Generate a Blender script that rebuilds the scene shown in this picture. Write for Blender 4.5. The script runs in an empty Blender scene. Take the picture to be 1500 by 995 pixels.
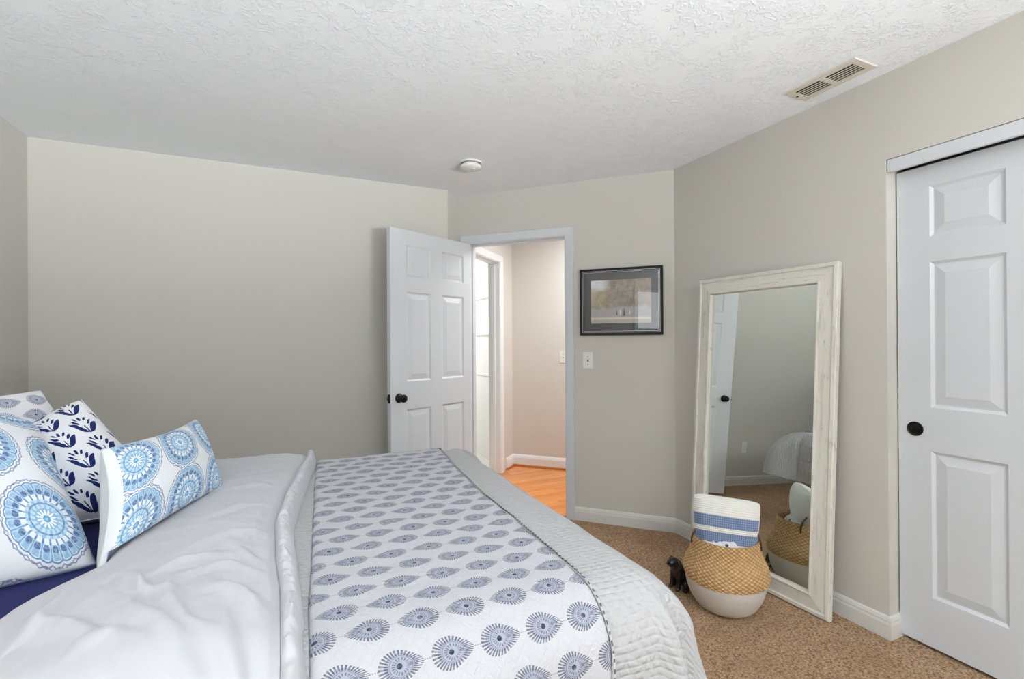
import bpy, bmesh, math, random
from mathutils import Vector, Matrix, noise
from math import sin, cos, pi, sqrt, radians, atan2

random.seed(7)
S = bpy.context.scene
COL = S.collection

# ------------------------------------------------------------------ camera
H = 2.44                                  # ceiling height
EYE = 1.2936
YAW, PITCH, ROLL, FPX = 0.423503, 0.002705, -0.005741, 705.91
F_ = Vector((sin(YAW)*cos(PITCH), cos(YAW)*cos(PITCH), sin(PITCH)))
R0 = Vector((cos(YAW), -sin(YAW), 0)); U0 = R0.cross(F_)
R_ = cos(ROLL)*R0 + sin(ROLL)*U0; U_ = -sin(ROLL)*R0 + cos(ROLL)*U0
cam = bpy.data.cameras.new('camera'); cam.sensor_width = 36; cam.lens = FPX/1500*36
cam.clip_start = 0.02
camo = bpy.data.objects.new('camera', cam); COL.objects.link(camo)
camo.matrix_world = Matrix(((R_.x, U_.x, -F_.x, 0), (R_.y, U_.y, -F_.y, 0), (R_.z, U_.z, -F_.z, EYE), (0, 0, 0, 1)))
S.camera = camo

# ------------------------------------------------------------------ colour management, sky, lights
S.view_settings.view_transform = 'Standard'; S.view_settings.look = 'None'
S.view_settings.gamma = 1.0; S.view_settings.use_curve_mapping = False
S.view_settings.exposure = 0.03
W = bpy.data.worlds.new('sky'); S.world = W; W.use_nodes = True
W.node_tree.nodes['Background'].inputs[0].default_value = (0.86, 0.94, 1.0, 1)
W.node_tree.nodes['Background'].inputs[1].default_value = 0.45

def area_light(name, loc, target, sx, sy, power, col=(1, 1, 1)):
    l = bpy.data.lights.new(name, 'AREA'); l.shape = 'RECTANGLE'; l.size = sx; l.size_y = sy
    l.energy = power; l.color = col
    o = bpy.data.objects.new(name, l); COL.objects.link(o); o.location = loc
    o.rotation_euler = (Vector(target)-Vector(loc)).to_track_quat('-Z', 'Y').to_euler()
    return o

# room plan (metres): camera at the origin, wall_far parallel to x
YB, XA, X2, RET, XD, YC, YK = 3.5333, -1.3462, 1.0624, 0.17035, 2.3314, 1.2309, -2.30
q = RET/sqrt(2)
P3 = Vector((X2+q, YB+q, 0)); TC = Vector((1, -1, 0))/sqrt(2); NC = Vector((1, 1, 0))/sqrt(2)
CLEN = (XD-P3.x)*sqrt(2); P4 = P3+TC*CLEN
def sn(s, n, z=0.0): v = P3+TC*s+NC*n; return Vector((v.x, v.y, z))

WIN1 = (-0.86, -0.14, 0.80, 2.12)         # window in wall_left: y0 y1 z0 z1
WIN2 = (0.00, 2.20, 0.70, 2.20)          # window in wall_back: x0 x1 z0 z1
area_light('daylight_left', (XA-0.45, sum(WIN1[:2])/2, 1.50), (0, sum(WIN1[:2])/2+0.5, 1.60), 0.95, 1.60, 22, (0.95, 0.98, 1.0))
area_light('daylight_back', (sum(WIN2[:2])/2, YK-0.40, 1.50), (sum(WIN2[:2])/2, 0, 1.60), 2.3, 1.5, 2.5, (0.96, 0.985, 1.0))
# added fill lights outside both windows, sending light up to brighten the ceiling
area_light('ceiling_fill_back', (sum(WIN2[:2])/2, YK-3.0, 0.0), (sum(WIN2[:2])/2, YK-3.0, 3.0), 5.0, 5.4, 2700, (0.92, 0.97, 1.0))
area_light('wall_fill_back', (sum(WIN2[:2])/2+2.3, YK-2.8, -0.28), (sum(WIN2[:2])/2, YK, 1.5), 3.6, 2.2, 2200, (0.92, 0.97, 1.0))  # added fill aimed through the back window to brighten the far wall
area_light('ceiling_fill_left', (XA-2.6, sum(WIN1[:2])/2, 0.0), (XA-2.6, sum(WIN1[:2])/2, 3.0), 4.4, 4.0, 90, (0.92, 0.97, 1.0))
area_light('hall_ceiling_light', sn(1.25, 0.72, 2.42), sn(1.25, 0.72, 0), 0.9, 0.5, 33, (0.97, 0.985, 1.0))
area_light('bathroom_daylight', sn(-1.9, 1.6, 1.7), sn(-0.6, 1.7, 1.3), 1.2, 1.4, 34, (1, 1, 1))

# ------------------------------------------------------------------ helpers
def lin(r, g, b):
    f = lambda c: (c/255/12.92) if c/255 <= 0.04045 else ((c/255+0.055)/1.055)**2.4
    return (f(r), f(g), f(b), 1)

class E:                                    # shader maths written as expressions
    def __init__(s, t, k): s.t, s.k = t, k
    def _m(s, op, *a):
        n = s.t.nodes.new('ShaderNodeMath'); n.operation = op
        for i, v in enumerate((s,)+a):
            if isinstance(v, E): s.t.links.new(v.k, n.inputs[i])
            else: n.inputs[i].default_value = v
        return E(s.t, n.outputs[0])
    def __add__(s, o): return s._m('ADD', o)
    __radd__ = __add__
    def __sub__(s, o): return s._m('SUBTRACT', o)
    def __rsub__(s, o): return (s*-1.0)+o
    def __mul__(s, o): return s._m('MULTIPLY', o)
    __rmul__ = __mul__
    def __truediv__(s, o): return s._m('DIVIDE', o)
    def sin(s): return s._m('SINE')
    def abs(s): return s._m('ABSOLUTE')
    def floor(s): return s._m('FLOOR')
    def fract(s): return s._m('FRACT')
    def sqrt(s): return s._m('SQRT')
    def pow(s, e): return s._m('POWER', e)
    def lt(s, o): return s._m('LESS_THAN', o)
    def gt(s, o): return s._m('GREATER_THAN', o)
    def mn(s, o): return s._m('MINIMUM', o)
    def mx(s, o): return s._m('MAXIMUM', o)
    def atan2(s, o): return s._m('ARCTAN2', o)
    def mod2(s): return (s*0.5).fract()*2.0
    def ramp(s, lo, hi, a=0.0, b=1.0):
        n = s.t.nodes.new('ShaderNodeMapRange'); n.interpolation_type = 'SMOOTHSTEP'
        s.t.links.new(s.k, n.inputs[0])
        for i, v in enumerate((lo, hi, a, b)): n.inputs[i+1].default_value = v
        return E(s.t, n.outputs[0])

class Mat:
    def __init__(s, name, col=(200, 200, 200), rough=0.6, metal=0.0, spec=0.5, coat=0.0, sheen=0.0):
        s.m = bpy.data.materials.new(name); s.m.use_nodes = True; s.t = s.m.node_tree
        s.b = s.t.nodes['Principled BSDF']; s.i = s.b.inputs
        s.i['Base Color'].default_value = lin(*col); s.i['Roughness'].default_value = rough
        s.i['Metallic'].default_value = metal; s.i['Specular IOR Level'].default_value = spec
        s.i['Coat Weight'].default_value = coat; s.i['Sheen Weight'].default_value = sheen
        s.c = lin(*col)
    def co(s, kind='UV'):
        n = s.t.nodes.new('ShaderNodeTexCoord'); return n.outputs[kind]
    def xyz(s, kind='UV'):
        n = s.t.nodes.new('ShaderNodeSeparateXYZ'); s.t.links.new(s.co(kind), n.inputs[0])
        return [E(s.t, n.outputs[i]) for i in range(3)]
    def vec(s, x, y, z=0.0):
        n = s.t.nodes.new('ShaderNodeCombineXYZ')
        for i, v in enumerate((x, y, z)):
            if isinstance(v, E): s.t.links.new(v.k, n.inputs[i])
            else: n.inputs[i].default_value = v
        return n.outputs[0]
    def noise(s, scale, detail=2.0, rough=0.5, vec=None, kind='Object', dist=0.0):
        n = s.t.nodes.new('ShaderNodeTexNoise'); n.inputs['Scale'].default_value = scale
        n.inputs['Detail'].default_value = detail; n.inputs['Roughness'].default_value = rough
        n.inputs['Distortion'].default_value = dist
        s.t.links.new(vec if vec is not None else s.co(kind), n.inputs['Vector'])
        return E(s.t, n.outputs['Fac'])
    def voronoi(s, scale, vec=None, kind='Object', feature='F1'):
        n = s.t.nodes.new('ShaderNodeTexVoronoi'); n.inputs['Scale'].default_value = scale; n.feature = feature
        s.t.links.new(vec if vec is not None else s.co(kind), n.inputs['Vector'])
        return E(s.t, n.outputs['Distance'])
    def mix(s, fac, a, b):
        n = s.t.nodes.new('ShaderNodeMix'); n.data_type = 'RGBA'
        if isinstance(fac, E): s.t.links.new(fac.k, n.inputs['Factor'])
        else: n.inputs['Factor'].default_value = fac
        for nm, v in ((6, a), (7, b)):
            if isinstance(v, bpy.types.NodeSocket): s.t.links.new(v, n.inputs[nm])
            else: n.inputs[nm].default_value = v if len(v) == 4 else lin(*v)
        return n.outputs[2]
    def color(s, sock): s.t.links.new(sock, s.i['Base Color']); return s
    def bump(s, e, strength=0.3, dist=0.01):
        n = s.t.nodes.new('ShaderNodeBump'); n.inputs['Strength'].default_value = strength
        n.inputs['Distance'].default_value = dist
        s.t.links.new(e.k, n.inputs['Height']); s.t.links.new(n.outputs[0], s.i['Normal']); return s

def mesh(name, verts, faces, mat, parent=None, smooth=False, uvs=None, world=None):
    me = bpy.data.meshes.new(name); me.from_pydata([tuple(v) for v in verts], [], faces)
    mats = mat if isinstance(mat, (list, tuple)) else [mat]
    for m in mats: me.materials.append(m.m if isinstance(m, Mat) else m)
    if uvs is not None:
        l = me.uv_layers.new(name='UVMap')
        for lp in me.loops: l.data[lp.index].uv = uvs[lp.vertex_index]
    if smooth: me.polygons.foreach_set('use_smooth', [True]*len(me.polygons))
    me.update()
    o = bpy.data.objects.new(name, me); COL.objects.link(o)
    if parent: o.parent = parent
    if world is not None: o.matrix_world = world
    return o

def bm_obj(name, bm, mat, parent=None, smooth=False, loc=None, rot=None):
    me = bpy.data.meshes.new(name); bm.normal_update(); bm.to_mesh(me); bm.free()
    for m in (mat if isinstance(mat, (list, tuple)) else [mat]): me.materials.append(m.m)
    if smooth: me.polygons.foreach_set('use_smooth', [True]*len(me.polygons))
    o = bpy.data.objects.new(name, me); COL.objects.link(o)
    if parent: o.parent = parent
    if loc is not None: o.location = loc
    if rot is not None: o.rotation_euler = rot
    return o

def add_box(bm, lo, hi, bev=0.0, M=None, seg=2):
    g = bmesh.ops.create_cube(bm, size=1)['verts']
    for v in g:
        v.co = Vector([lo[i]+(v.co[i]+0.5)*(hi[i]-lo[i]) for i in range(3)])
    if bev:
        es = list({e for v in g for e in v.link_edges})
        g2 = bmesh.ops.bevel(bm, geom=es, offset=bev, segments=seg, profile=0.5, affect='EDGES')
        vs = set(g2['verts']) | {v for v in g if v.is_valid}
        g = [v for v in vs if v.is_valid]
    if M is not None:
        for v in g: v.co = M @ v.co
    return g

def add_lathe(bm, prof, n=32, M=None):
    rings = []
    for r, z in prof:
        if r < 1e-6: rings.append([bm.verts.new((0, 0, z))])
        else: rings.append([bm.verts.new((r*cos(2*pi*k/n), r*sin(2*pi*k/n), z)) for k in range(n)])
    for a, b in zip(rings, rings[1:]):
        for k in range(n):
            k2 = (k+1) % n
            if len(a) == 1 and len(b) == 1: continue
            if len(a) == 1: bm.faces.new((a[0], b[k2], b[k])) if False else bm.faces.new((a[0], b[k], b[k2]))
            elif len(b) == 1: bm.faces.new((a[k], b[0], a[k2]))
            else: bm.faces.new((a[k], b[k], b[k2], a[k2]))
    if M is not None:
        for r in rings:
            for v in r: v.co = M @ v.co

def add_tube(bm, pts, rad, n=8, caps=True):
    pts = [Vector(p) for p in pts]; rings = []
    up = Vector((0, 0, 1))
    for i, p in enumerate(pts):
        d = (pts[min(i+1, len(pts)-1)]-pts[max(i-1, 0)]).normalized()
        s = d.cross(up)
        if s.length < 1e-3: s = d.cross(Vector((1, 0, 0)))
        s.normalize(); t = s.cross(d).normalized()
        r = rad[i] if isinstance(rad, (list, tuple)) else rad
        rings.append([bm.verts.new(p+(s*cos(2*pi*k/n)+t*sin(2*pi*k/n))*r) for k in range(n)])
    for a, b in zip(rings, rings[1:]):
        for k in range(n): bm.faces.new((a[k], a[(k+1) % n], b[(k+1) % n], b[k]))
    if caps: bm.faces.new(list(reversed(rings[0]))); bm.faces.new(rings[-1])

def tag(o, label, cat, group=None, kind=None):
    o['label'] = label; o['category'] = cat
    if group: o['group'] = group
    if kind: o['kind'] = kind
    return o
def struct(o, label, cat): return tag(o, label, cat, kind='structure')
def empty(name, loc=(0, 0, 0), rotz=0.0):
    o = bpy.data.objects.new(name, None); COL.objects.link(o); o.location = loc
    o.rotation_euler = (0, 0, rotz); o.empty_display_size = 0.05
    return o
def frame_mat(origin, x, y):                # local x, y axes -> matrix (z = x cross y)
    x = Vector(x).normalized(); z = x.cross(Vector(y)).normalized(); y = z.cross(x); o = Vector(origin)
    return Matrix(((x.x, y.x, z.x, o.x), (x.y, y.y, z.y, o.y), (x.z, y.z, z.z, o.z), (0, 0, 0, 1)))
def sstep(a, b, x):
    t = min(1, max(0, (x-a)/(b-a))); return t*t*(3-2*t)
def interp(tab, x):
    if x <= tab[0][0]: return tab[0][1]
    for (x0, y0), (x1, y1) in zip(tab, tab[1:]):
        if x <= x1:
            t = (x-x0)/(x1-x0); t = t*t*(3-2*t)*0.5+t*0.5
            return y0+(y1-y0)*t
    return tab[-1][1]

# ------------------------------------------------------------------ materials
paint = Mat('greige_paint', (203, 200, 192), 0.75, spec=0.3)
paint.bump(paint.noise(260, 3, 0.6), 0.08, 0.002)
hallpaint = Mat('hall_paint', (212, 208, 202), 0.75, spec=0.3)
whitewall = Mat('white_wall_paint', (226, 226, 222), 0.6, spec=0.3)
ceil = Mat('textured_ceiling', (240, 243, 246), 0.8, spec=0.3)
_n1 = ceil.noise(34, 5, 0.65, dist=1.6); _n2 = ceil.noise(9, 2, 0.5, dist=0.8)
ceil.bump((_n1.ramp(0.46, 0.64)*_n2.ramp(0.36, 0.58))+_n1*0.25, 0.5, 0.006)
white = Mat('white_semigloss', (208, 212, 216), 0.38, spec=0.45)
white.bump(white.noise(90, 2, 0.5), 0.03, 0.002)
htrim = Mat('hall_trim_white', (230, 232, 234), 0.4)
basew = Mat('baseboard_white', (214, 213, 208), 0.45)
black = Mat('black_bronze', (24, 23, 23), 0.35, metal=0.6)
steel = Mat('dull_steel', (120, 118, 114), 0.35, metal=1.0)
plastic = Mat('white_plastic', (228, 227, 222), 0.35)
darkhole = Mat('dark_void', (20, 20, 19), 0.9)

carpet = Mat('tan_carpet', (176, 142, 112), 0.95, spec=0.1)
_a = carpet.noise(190, 3, 0.75); _b = carpet.noise(72, 4, 0.75); _c = carpet.noise(5.5, 3, 0.6); _d = carpet.voronoi(125)
_col = carpet.mix(_b.ramp(0.33, 0.66), (166, 128, 96), (222, 188, 152))
_col = carpet.mix(_a.ramp(0.40, 0.64)*0.5, _col, (232, 204, 172))
_col = carpet.mix(_d.ramp(0.45, 0.80)*0.6, _col, (104, 72, 52))
_col = carpet.mix(_c.ramp(0.35, 0.7)*0.35, _col, (160, 122, 90))
carpet.color(_col); carpet.bump((_a*0.6+_b*0.8)-_d*0.6, 0.9, 0.012)

wood = Mat('orange_oak_floor', (205, 130, 66), 0.28, coat=0.3)
_x, _y, _z = wood.xyz('Object')
_row = (_y/0.057).floor(); _seam = (_y/0.057).fract()
_plank = ((_x+(_row*0.377).fract()*1.1)/1.1); _id = _plank.floor()+_row*7.31
_rnd = ((_id*12.9898).sin()*43758.5).fract()
_gr = wood.noise(1.0, 5, 0.65, vec=wood.vec(_x*5.0, _y*90.0, _row*3.7))
_col = wood.mix(_rnd, (212, 126, 50), (236, 158, 78))
_col = wood.mix(_gr.ramp(0.42, 0.7)*0.55, _col, (186, 100, 36))
_ln = _seam.lt(0.035).mx(_plank.fract().lt(0.003))
_col = wood.mix(_ln*0.6, _col, (104, 56, 24)); wood.color(_col)

frost = Mat('bright_tile', (214, 212, 206), 0.4)

def glass_mat(name, refl):
    m = Mat(name); t = m.t; t.nodes.remove(m.b)
    out = [n for n in t.nodes if n.type == 'OUTPUT_MATERIAL'][0]
    tr = t.nodes.new('ShaderNodeBsdfTransparent'); gl = t.nodes.new('ShaderNodeBsdfGlossy')
    gl.inputs['Roughness'].default_value = 0.0
    fr = t.nodes.new('ShaderNodeFresnel'); fr.inputs[0].default_value = refl
    mx = t.nodes.new('ShaderNodeMixShader')
    ge = t.nodes.new('ShaderNodeNewGeometry'); inv = t.nodes.new('ShaderNodeMath'); inv.operation = 'SUBTRACT'; inv.inputs[0].default_value = 1.0
    mu = t.nodes.new('ShaderNodeMath'); mu.operation = 'MULTIPLY'
    t.links.new(ge.outputs['Backfacing'], inv.inputs[1]); t.links.new(fr.outputs[0], mu.inputs[0]); t.links.new(inv.outputs[0], mu.inputs[1])
    t.links.new(mu.outputs[0], mx.inputs[0]); t.links.new(tr.outputs[0], mx.inputs[1]); t.links.new(gl.outputs[0], mx.inputs[2])
    t.links.new(mx.outputs[0], out.inputs[0]); return m
winglass = glass_mat('window_glass', 1.3)
picglass = glass_mat('picture_glass', 1.78)

# ------------------------------------------------------------------ room shell
def wall(name, p0, p1, out, mat, openings=(), th=0.115, top=H, label='', z0=0.0):
    p0 = Vector((p0[0], p0[1], 0)); p1 = Vector((p1[0], p1[1], 0)); L = (p1-p0).length
    M = frame_mat(p0, (p1-p0), Vector(out)) if (p1-p0).cross(Vector(out)).z > 0 else None
    d = (p1-p0).normalized(); o = Vector(out).normalized()
    M = Matrix(((d.x, o.x, 0, p0.x), (d.y, o.y, 0, p0.y), (0, 0, 1, 0), (0, 0, 0, 1)))
    bm = bmesh.new(); s = 0.0
    for a, b, c, e in sorted(openings):
        if a > s: add_box(bm, (s, 0, z0), (a, th, top), M=M)
        if c > z0: add_box(bm, (a, 0, z0), (b, th, c), M=M)
        if e < top: add_box(bm, (a, 0, e), (b, th, top), M=M)
        s = b
    if s < L: add_box(bm, (s, 0, z0), (L, th, top), M=M)
    bmesh.ops.recalc_face_normals(bm, faces=bm.faces)
    return struct(bm_obj(name, bm, mat), label, 'wall')

DO0, DO1, DOZ = 0.092, 0.872, 2.062        # rough door opening on the diagonal wall
wall('wall_left', (XA, YK), (XA, YB), (-1, 0, 0), paint, [(WIN1[0]-YK, WIN1[1]-YK, WIN1[2], WIN1[3])],
     label='greige wall at the left edge behind the bed pillows')
wall('wall_far', (XA-0.115, YB), (X2, YB), (0, 1, 0), paint, label='long plain greige wall beyond the bed')
wall('wall_return', (X2, YB), (P3.x, P3.y), (-1, 1, 0), paint, label='narrow greige return beside the open door')
wall('wall_diagonal', (P3.x, P3.y), (P4.x, P4.y), (1, 1, 0), paint, [(DO0, DO1, 0, DOZ)],
     label='angled greige wall with doorway and framed picture')
CY0 = -0.345
wall('wall_right', (XD, P4.y), (XD, YK), (1, 0, 0), paint, [(P4.y-YC, P4.y-CY0, 0, 2.066)],
     label='greige wall behind the leaning mirror with closet opening')
wall('wall_back', (XA-0.115, YK), (XD+0.115, YK), (0, -1, 0), paint,
     [(WIN2[0]-XA+0.115, WIN2[1]-XA+0.115, WIN2[2], WIN2[3])], label='greige wall with wide window behind the viewer')
# closet interior
wall('wall_closet', (XD+0.115, YC+0.3), (XD+0.75, YC+0.3), (0, 1, 0), paint, label='closet side wall behind the sliding door')
wall('wall_closet_rear', (XD+0.75, YC+0.3), (XD+0.75, CY0-0.3), (1, 0, 0), paint, label='closet rear wall behind the sliding doors')
wall('wall_closet_end', (XD+0.75, CY0-0.3), (XD+0.115, CY0-0.3), (0, -1, 0), paint, label='closet end wall nearest the viewer')

# hall behind the diagonal wall
HN = 1.284
HS = -0.03
wall('wall_hall_far', sn(HS-0.115, HN)[:2], sn(2.6, HN)[:2], NC, hallpaint, label='beige hall wall seen through the doorway')
wall('wall_hall_left', sn(HS, 0.0)[:2], sn(HS, HN)[:2], -TC, hallpaint, [(0.16, 0.945, 0, 2.065)], label='hall wall with white cased opening to the bright room')
wall('wall_hall_end', sn(2.6, HN)[:2], sn(2.6, 0.115)[:2], TC, hallpaint, label='hall end wall out of sight to the right')
wall('wall_hall_near', sn(CLEN+0.02, 0.02)[:2], sn(2.6, 0.02)[:2], NC, hallpaint, label='hall wall continuing past the bedroom corner')
# bright room beyond the hall opening
bq = sn(-0.70, 1.75)
wall("wall_bright_side", (bq.x, bq.y+1.6), (bq.x, bq.y-0.75), (1, 0, 0), whitewall, label='bright white wall beyond the hall opening')
wall('wall_bright_far', (bq.x+0.1, bq.y+1.6), (bq.x-2.4, bq.y+1.6), (0, 1, 0), whitewall, label='far white wall of the bright room')
wall('wall_bright_left', (bq.x-2.4, bq.y+1.7), (bq.x-2.4, YB+0.13), (-1, 0, 0), whitewall, label='left white wall of the bright room')

def poly(name, pts, z, mat, label, cat, th, up=True):
    bm = bmesh.new()
    vs = [bm.verts.new((p[0], p[1], z)) for p in pts]
    f = bm.faces.new(vs); bmesh.ops.triangulate(bm, faces=[f])
    g = bmesh.ops.extrude_face_region(bm, geom=bm.faces[:])
    for v in g['geom']:
        if isinstance(v, bmesh.types.BMVert): v.co.z += th
    bmesh.ops.recalc_face_normals(bm, faces=bm.faces)
    return struct(bm_obj(name, bm, mat), label, cat)
mid = NC*0.03
FL = [(XA-0.1, YK-0.1), (XD+0.85, YK-0.1), (XD+0.85, YC+0.4), (P4.x+0.08, P4.y-0.02), (P4.x+mid.x, P4.y+mid.y), (P3.x+mid.x, P3.y+mid.y), (X2, YB+0.06), (XA-0.1, YB+0.06)]
poly('floor', FL, 0.0, carpet, 'tan speckled carpet floor of the bedroom', 'floor', -0.10)
HF = [sn(HS, 0.03)[:2], sn(3.0, 0.03)[:2], sn(3.0, HN+0.1)[:2], sn(HS-0.14, HN+0.1)[:2], sn(HS-0.14, 0.03)[:2]]
poly('floor', HF, -0.003, wood, 'orange hardwood floor of the hall seen through the doorway', 'floor', -0.10)
BF = [(bq.x+0.1, bq.y+1.7), (bq.x-2.5, bq.y+1.7), (bq.x-2.5, YB+0.13), (X2-0.15, YB+0.13), sn(HS-0.13, 0.1)[:2], sn(HS-0.13, HN+0.1)[:2]]
poly('floor', BF, -0.002, frost, 'pale tile floor of the bright room past the hall', 'floor', -0.10)
poly('ceiling', [(XA-0.1, YK-0.1), (XD+0.1, YK-0.1), (XD+0.1, P4.y), (P4.x+0.06, P4.y+0.02), (P3.x+0.06, P3.y+0.06), (X2, YB+0.1), (XA-0.1, YB+0.1)],
     H, ceil, 'white swirl-textured bedroom ceiling', 'ceiling', 0.10)
poly('ceiling', [sn(HS-0.2, 0.08)[:2], sn(2.8, 0.08)[:2], sn(2.8, HN+0.15)[:2], sn(HS-0.2, HN+0.15)[:2]], H, ceil, 'white hall ceiling beyond the doorway', 'ceiling', 0.10)
poly('ceiling', [(bq.x+0.2, bq.y+1.8), (bq.x-2.6, bq.y+1.8), (bq.x-2.6, YB+0.1), (X2-0.15, YB+0.1), sn(HS-0.1, 0.1)[:2], sn(HS-0.1, HN+0.1)[:2]], H+0.004, whitewall, 'white ceiling of the bright room past the hall', 'ceiling', 0.10)
poly('ceiling', [(XD+0.08, CY0-0.4), (XD+0.9, CY0-0.4), (XD+0.9, YC+0.45), (XD+0.08, YC+0.45)], H-0.1, whitewall, 'closet ceiling above the sliding doors', 'ceiling', 0.10)

BBP = [(0, 0), (0.014, 0), (0.014, 0.062), (0.011, 0.072), (0.011, 0.078), (0.006, 0.090), (0, 0.096)]
def baseboard(name, pts, mat, label, side=1, prof=BBP):   # side +1: room lies to the left of the walking direction
    pts = [Vector((p[0], p[1], 0)) for p in pts]; n = len(pts); k = len(prof)
    vs = []
    for i, p in enumerate(pts):
        def nrm(a, b): d = (b-a).normalized(); return Vector((-d.y, d.x, 0))*side
        if i == 0: m = nrm(pts[0], pts[1])
        elif i == n-1: m = nrm(pts[-2], pts[-1])
        else:
            a, b = nrm(pts[i-1], p), nrm(p, pts[i+1]); m = a+b; m = m/(m.dot(a))
        for x, z in prof: vs.append(p+m*x+Vector((0, 0, z)))
    fs = []
    for i in range(n-1):
        for j in range(k-1): fs.append((i*k+j, i*k+j+1, (i+1)*k+j+1, (i+1)*k+j))
    fs.append(tuple(range(k))); fs.append(tuple(range((n-1)*k, n*k)))
    bm = bmesh.new(); bv = [bm.verts.new(v) for v in vs]
    for f in fs: bm.faces.new([bv[i] for i in f])
    bmesh.ops.recalc_face_normals(bm, faces=bm.faces)
    return struct(bm_obj(name, bm, mat), label, 'baseboard')
baseboard('baseboard_left', [(XA, YB), (XA, YK)], basew, 'white baseboard along the wall behind the pillows')
baseboard('baseboard_far', [sn(0.03, 0)[:2], (P3.x, P3.y), (X2, YB), (XA, YB)], basew, 'white baseboard along the far wall beyond the bed')
baseboard('baseboard_right', [(XD+0.10, YC), (XD, YC), (P4.x, P4.y), sn(DO1+0.052, 0)[:2]], basew, 'white baseboard under the mirror wrapping the closet corner')
baseboard('baseboard_back', [(XA, YK), (XD, YK), (XD, CY0)], basew, 'white baseboard behind the viewer')
HB = [(0, 0), (0.014, 0), (0.014, 0.070), (0.011, 0.082), (0.006, 0.096), (0, 0.105)]
HB = [(x, z+0.012) for x, z in HB]
baseboard('baseboard_hall', [sn(2.6, HN)[:2], sn(HS, HN)[:2], sn(HS, 1.09)[:2]], htrim, 'white hall baseboard seen through the doorway', prof=HB)
shoe = Mat('oak_shoe_mould', (186, 112, 56), 0.4)
SH = [(0, 0), (0.026, 0), (0.024, 0.010), (0.014, 0.016), (0, 0.016)]
o = baseboard('trim_3', [sn(2.6, HN)[:2], sn(HS, HN)[:2], sn(HS, 1.09)[:2]], shoe, 'oak shoe moulding along the hall baseboard', prof=SH); o['category'] = 'trim'

# casings: profile swept round a door opening (up, over, down) with mitred corners
CSP = [(0.0, 0.0), (0.0, 0.011), (0.012, 0.013), (0.040, 0.017), (0.058, 0.020), (0.062, 0.016), (0.062, 0.0)]
def casing(name, org, sdir, ndir, a, b, top, mat, label, jamb=0.115, strike=None, jamb_t=0.018):
    bm = bmesh.new(); sdir = Vector(sdir); ndir = Vector(ndir); org = Vector(org)
    P = lambda s, n, z: org+sdir*s+ndir*n+Vector((0, 0, z))
    path = [(a, 0.0, -1, 0), (a, top, -1, 1), (b, top, 1, 1), (b, 0.0, 1, 0)]
    rings = [[bm.verts.new(P(s+dx*w, -h, z+dz*w)) for w, h in CSP] for s, z, dx, dz in path]
    for r0, r1 in zip(rings, rings[1:]):
        for i in range(len(CSP)-1): bm.faces.new((r0[i], r0[i+1], r1[i+1], r1[i]))
    M = Matrix(((sdir.x, ndir.x, 0, org.x), (sdir.y, ndir.y, 0, org.y), (0, 0, 1, 0), (0, 0, 0, 1)))
    t = jamb_t
    e = 0.006
    add_box(bm, (a+e-t, -0.002, 0), (a+e, jamb, top-e), M=M); add_box(bm, (b-e, -0.002, 0), (b-e+t, jamb, top-e), M=M)
    add_box(bm, (a+e-t, -0.002, top-e), (b-e+t, jamb, top-e+t), M=M)
    # door stops
    add_box(bm, (a+e, 0.045, 0), (a+e+0.010, 0.080, top-e), M=M); add_box(bm, (b-e-0.010, 0.045, 0), (b-e, 0.080, top-e), M=M)
    add_box(bm, (a+e, 0.045, top-e-0.010), (b-e, 0.080, top-e), M=M)
    bmesh.ops.recalc_face_normals(bm, faces=bm.faces)
    return struct(bm_obj(name, bm, mat), label, 'door frame')
c1 = casing('trim_1', P3, TC, NC, DO0, DO1, DOZ-0.004, white, 'white door casing round the bedroom doorway')
M = frame_mat(sn(DO1-0.0065, 0.022, 0.955), NC, (0, 0, 1))
bm = bmesh.new(); add_box(bm, (-0.014, -0.030, -0.001), (0.014, 0.030, 0.002), 0.001, M=M)
bm_obj('strike_plate', bm, steel, c1)
c2 = casing('trim_2', sn(HS, 0, 0), NC, -TC, 0.17, 0.935, 2.062, htrim, 'white casing round the opening beyond the hall')
M = frame_mat(sn(HS-0.062, 0.929, 0.961), -TC, (0, 0, 1))
bm = bmesh.new(); add_box(bm, (-0.016, -0.030, -0.002), (0.016, 0.030, 0.004), 0.002, M=M)
add_box(bm, (-0.006, -0.012, 0.002), (0.006, 0.012, 0.007), 0.002, M=M)
bm_obj('strike_plate', bm, black, c2)

# windows behind the camera (seen in the picture glass, and letting the daylight in)
def window(name, org, sdir, ndir, a, b, z0, z1, label):
    sdir = Vector(sdir); ndir = Vector(ndir); org = Vector(org)
    M = Matrix(((sdir.x, ndir.x, 0, org.x), (sdir.y, ndir.y, 0, org.y), (0, 0, 1, 0), (0, 0, 0, 1)))
    bm = bmesh.new(); w = 0.045
    for lo, hi in (((a, 0.02, z0), (a+w, 0.10, z1)), ((b-w, 0.02, z0), (b, 0.10, z1)), ((a, 0.02, z0), (b, 0.10, z0+w)), ((a, 0.02, z1-w), (b, 0.10, z1)),
                   ((a+w, 0.035, (z0+z1)/2-0.02), (b-w, 0.075, (z0+z1)/2+0.02)),
                   ((a-0.06, -0.018, z0-0.06), (a, 0, z1+0.06)), ((b, -0.018, z0-0.06), (b+0.06, 0, z1+0.06)),
                   ((a-0.06, -0.018, z1), (b+0.06, 0, z1+0.06)), ((a-0.08, -0.05, z0-0.03), (b+0.08, 0.02, z0))):
        add_box(bm, lo, hi, 0.003, M=M)
    o = struct(bm_obj(name, bm, white), label, 'window')
    bm = bmesh.new(); add_box(bm, (a+w*0.5, 0.052, z0+w*0.5), (b-w*0.5, 0.056, z1-w*0.5), M=M)
    bm_obj('pane', bm, winglass, o); return o
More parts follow.
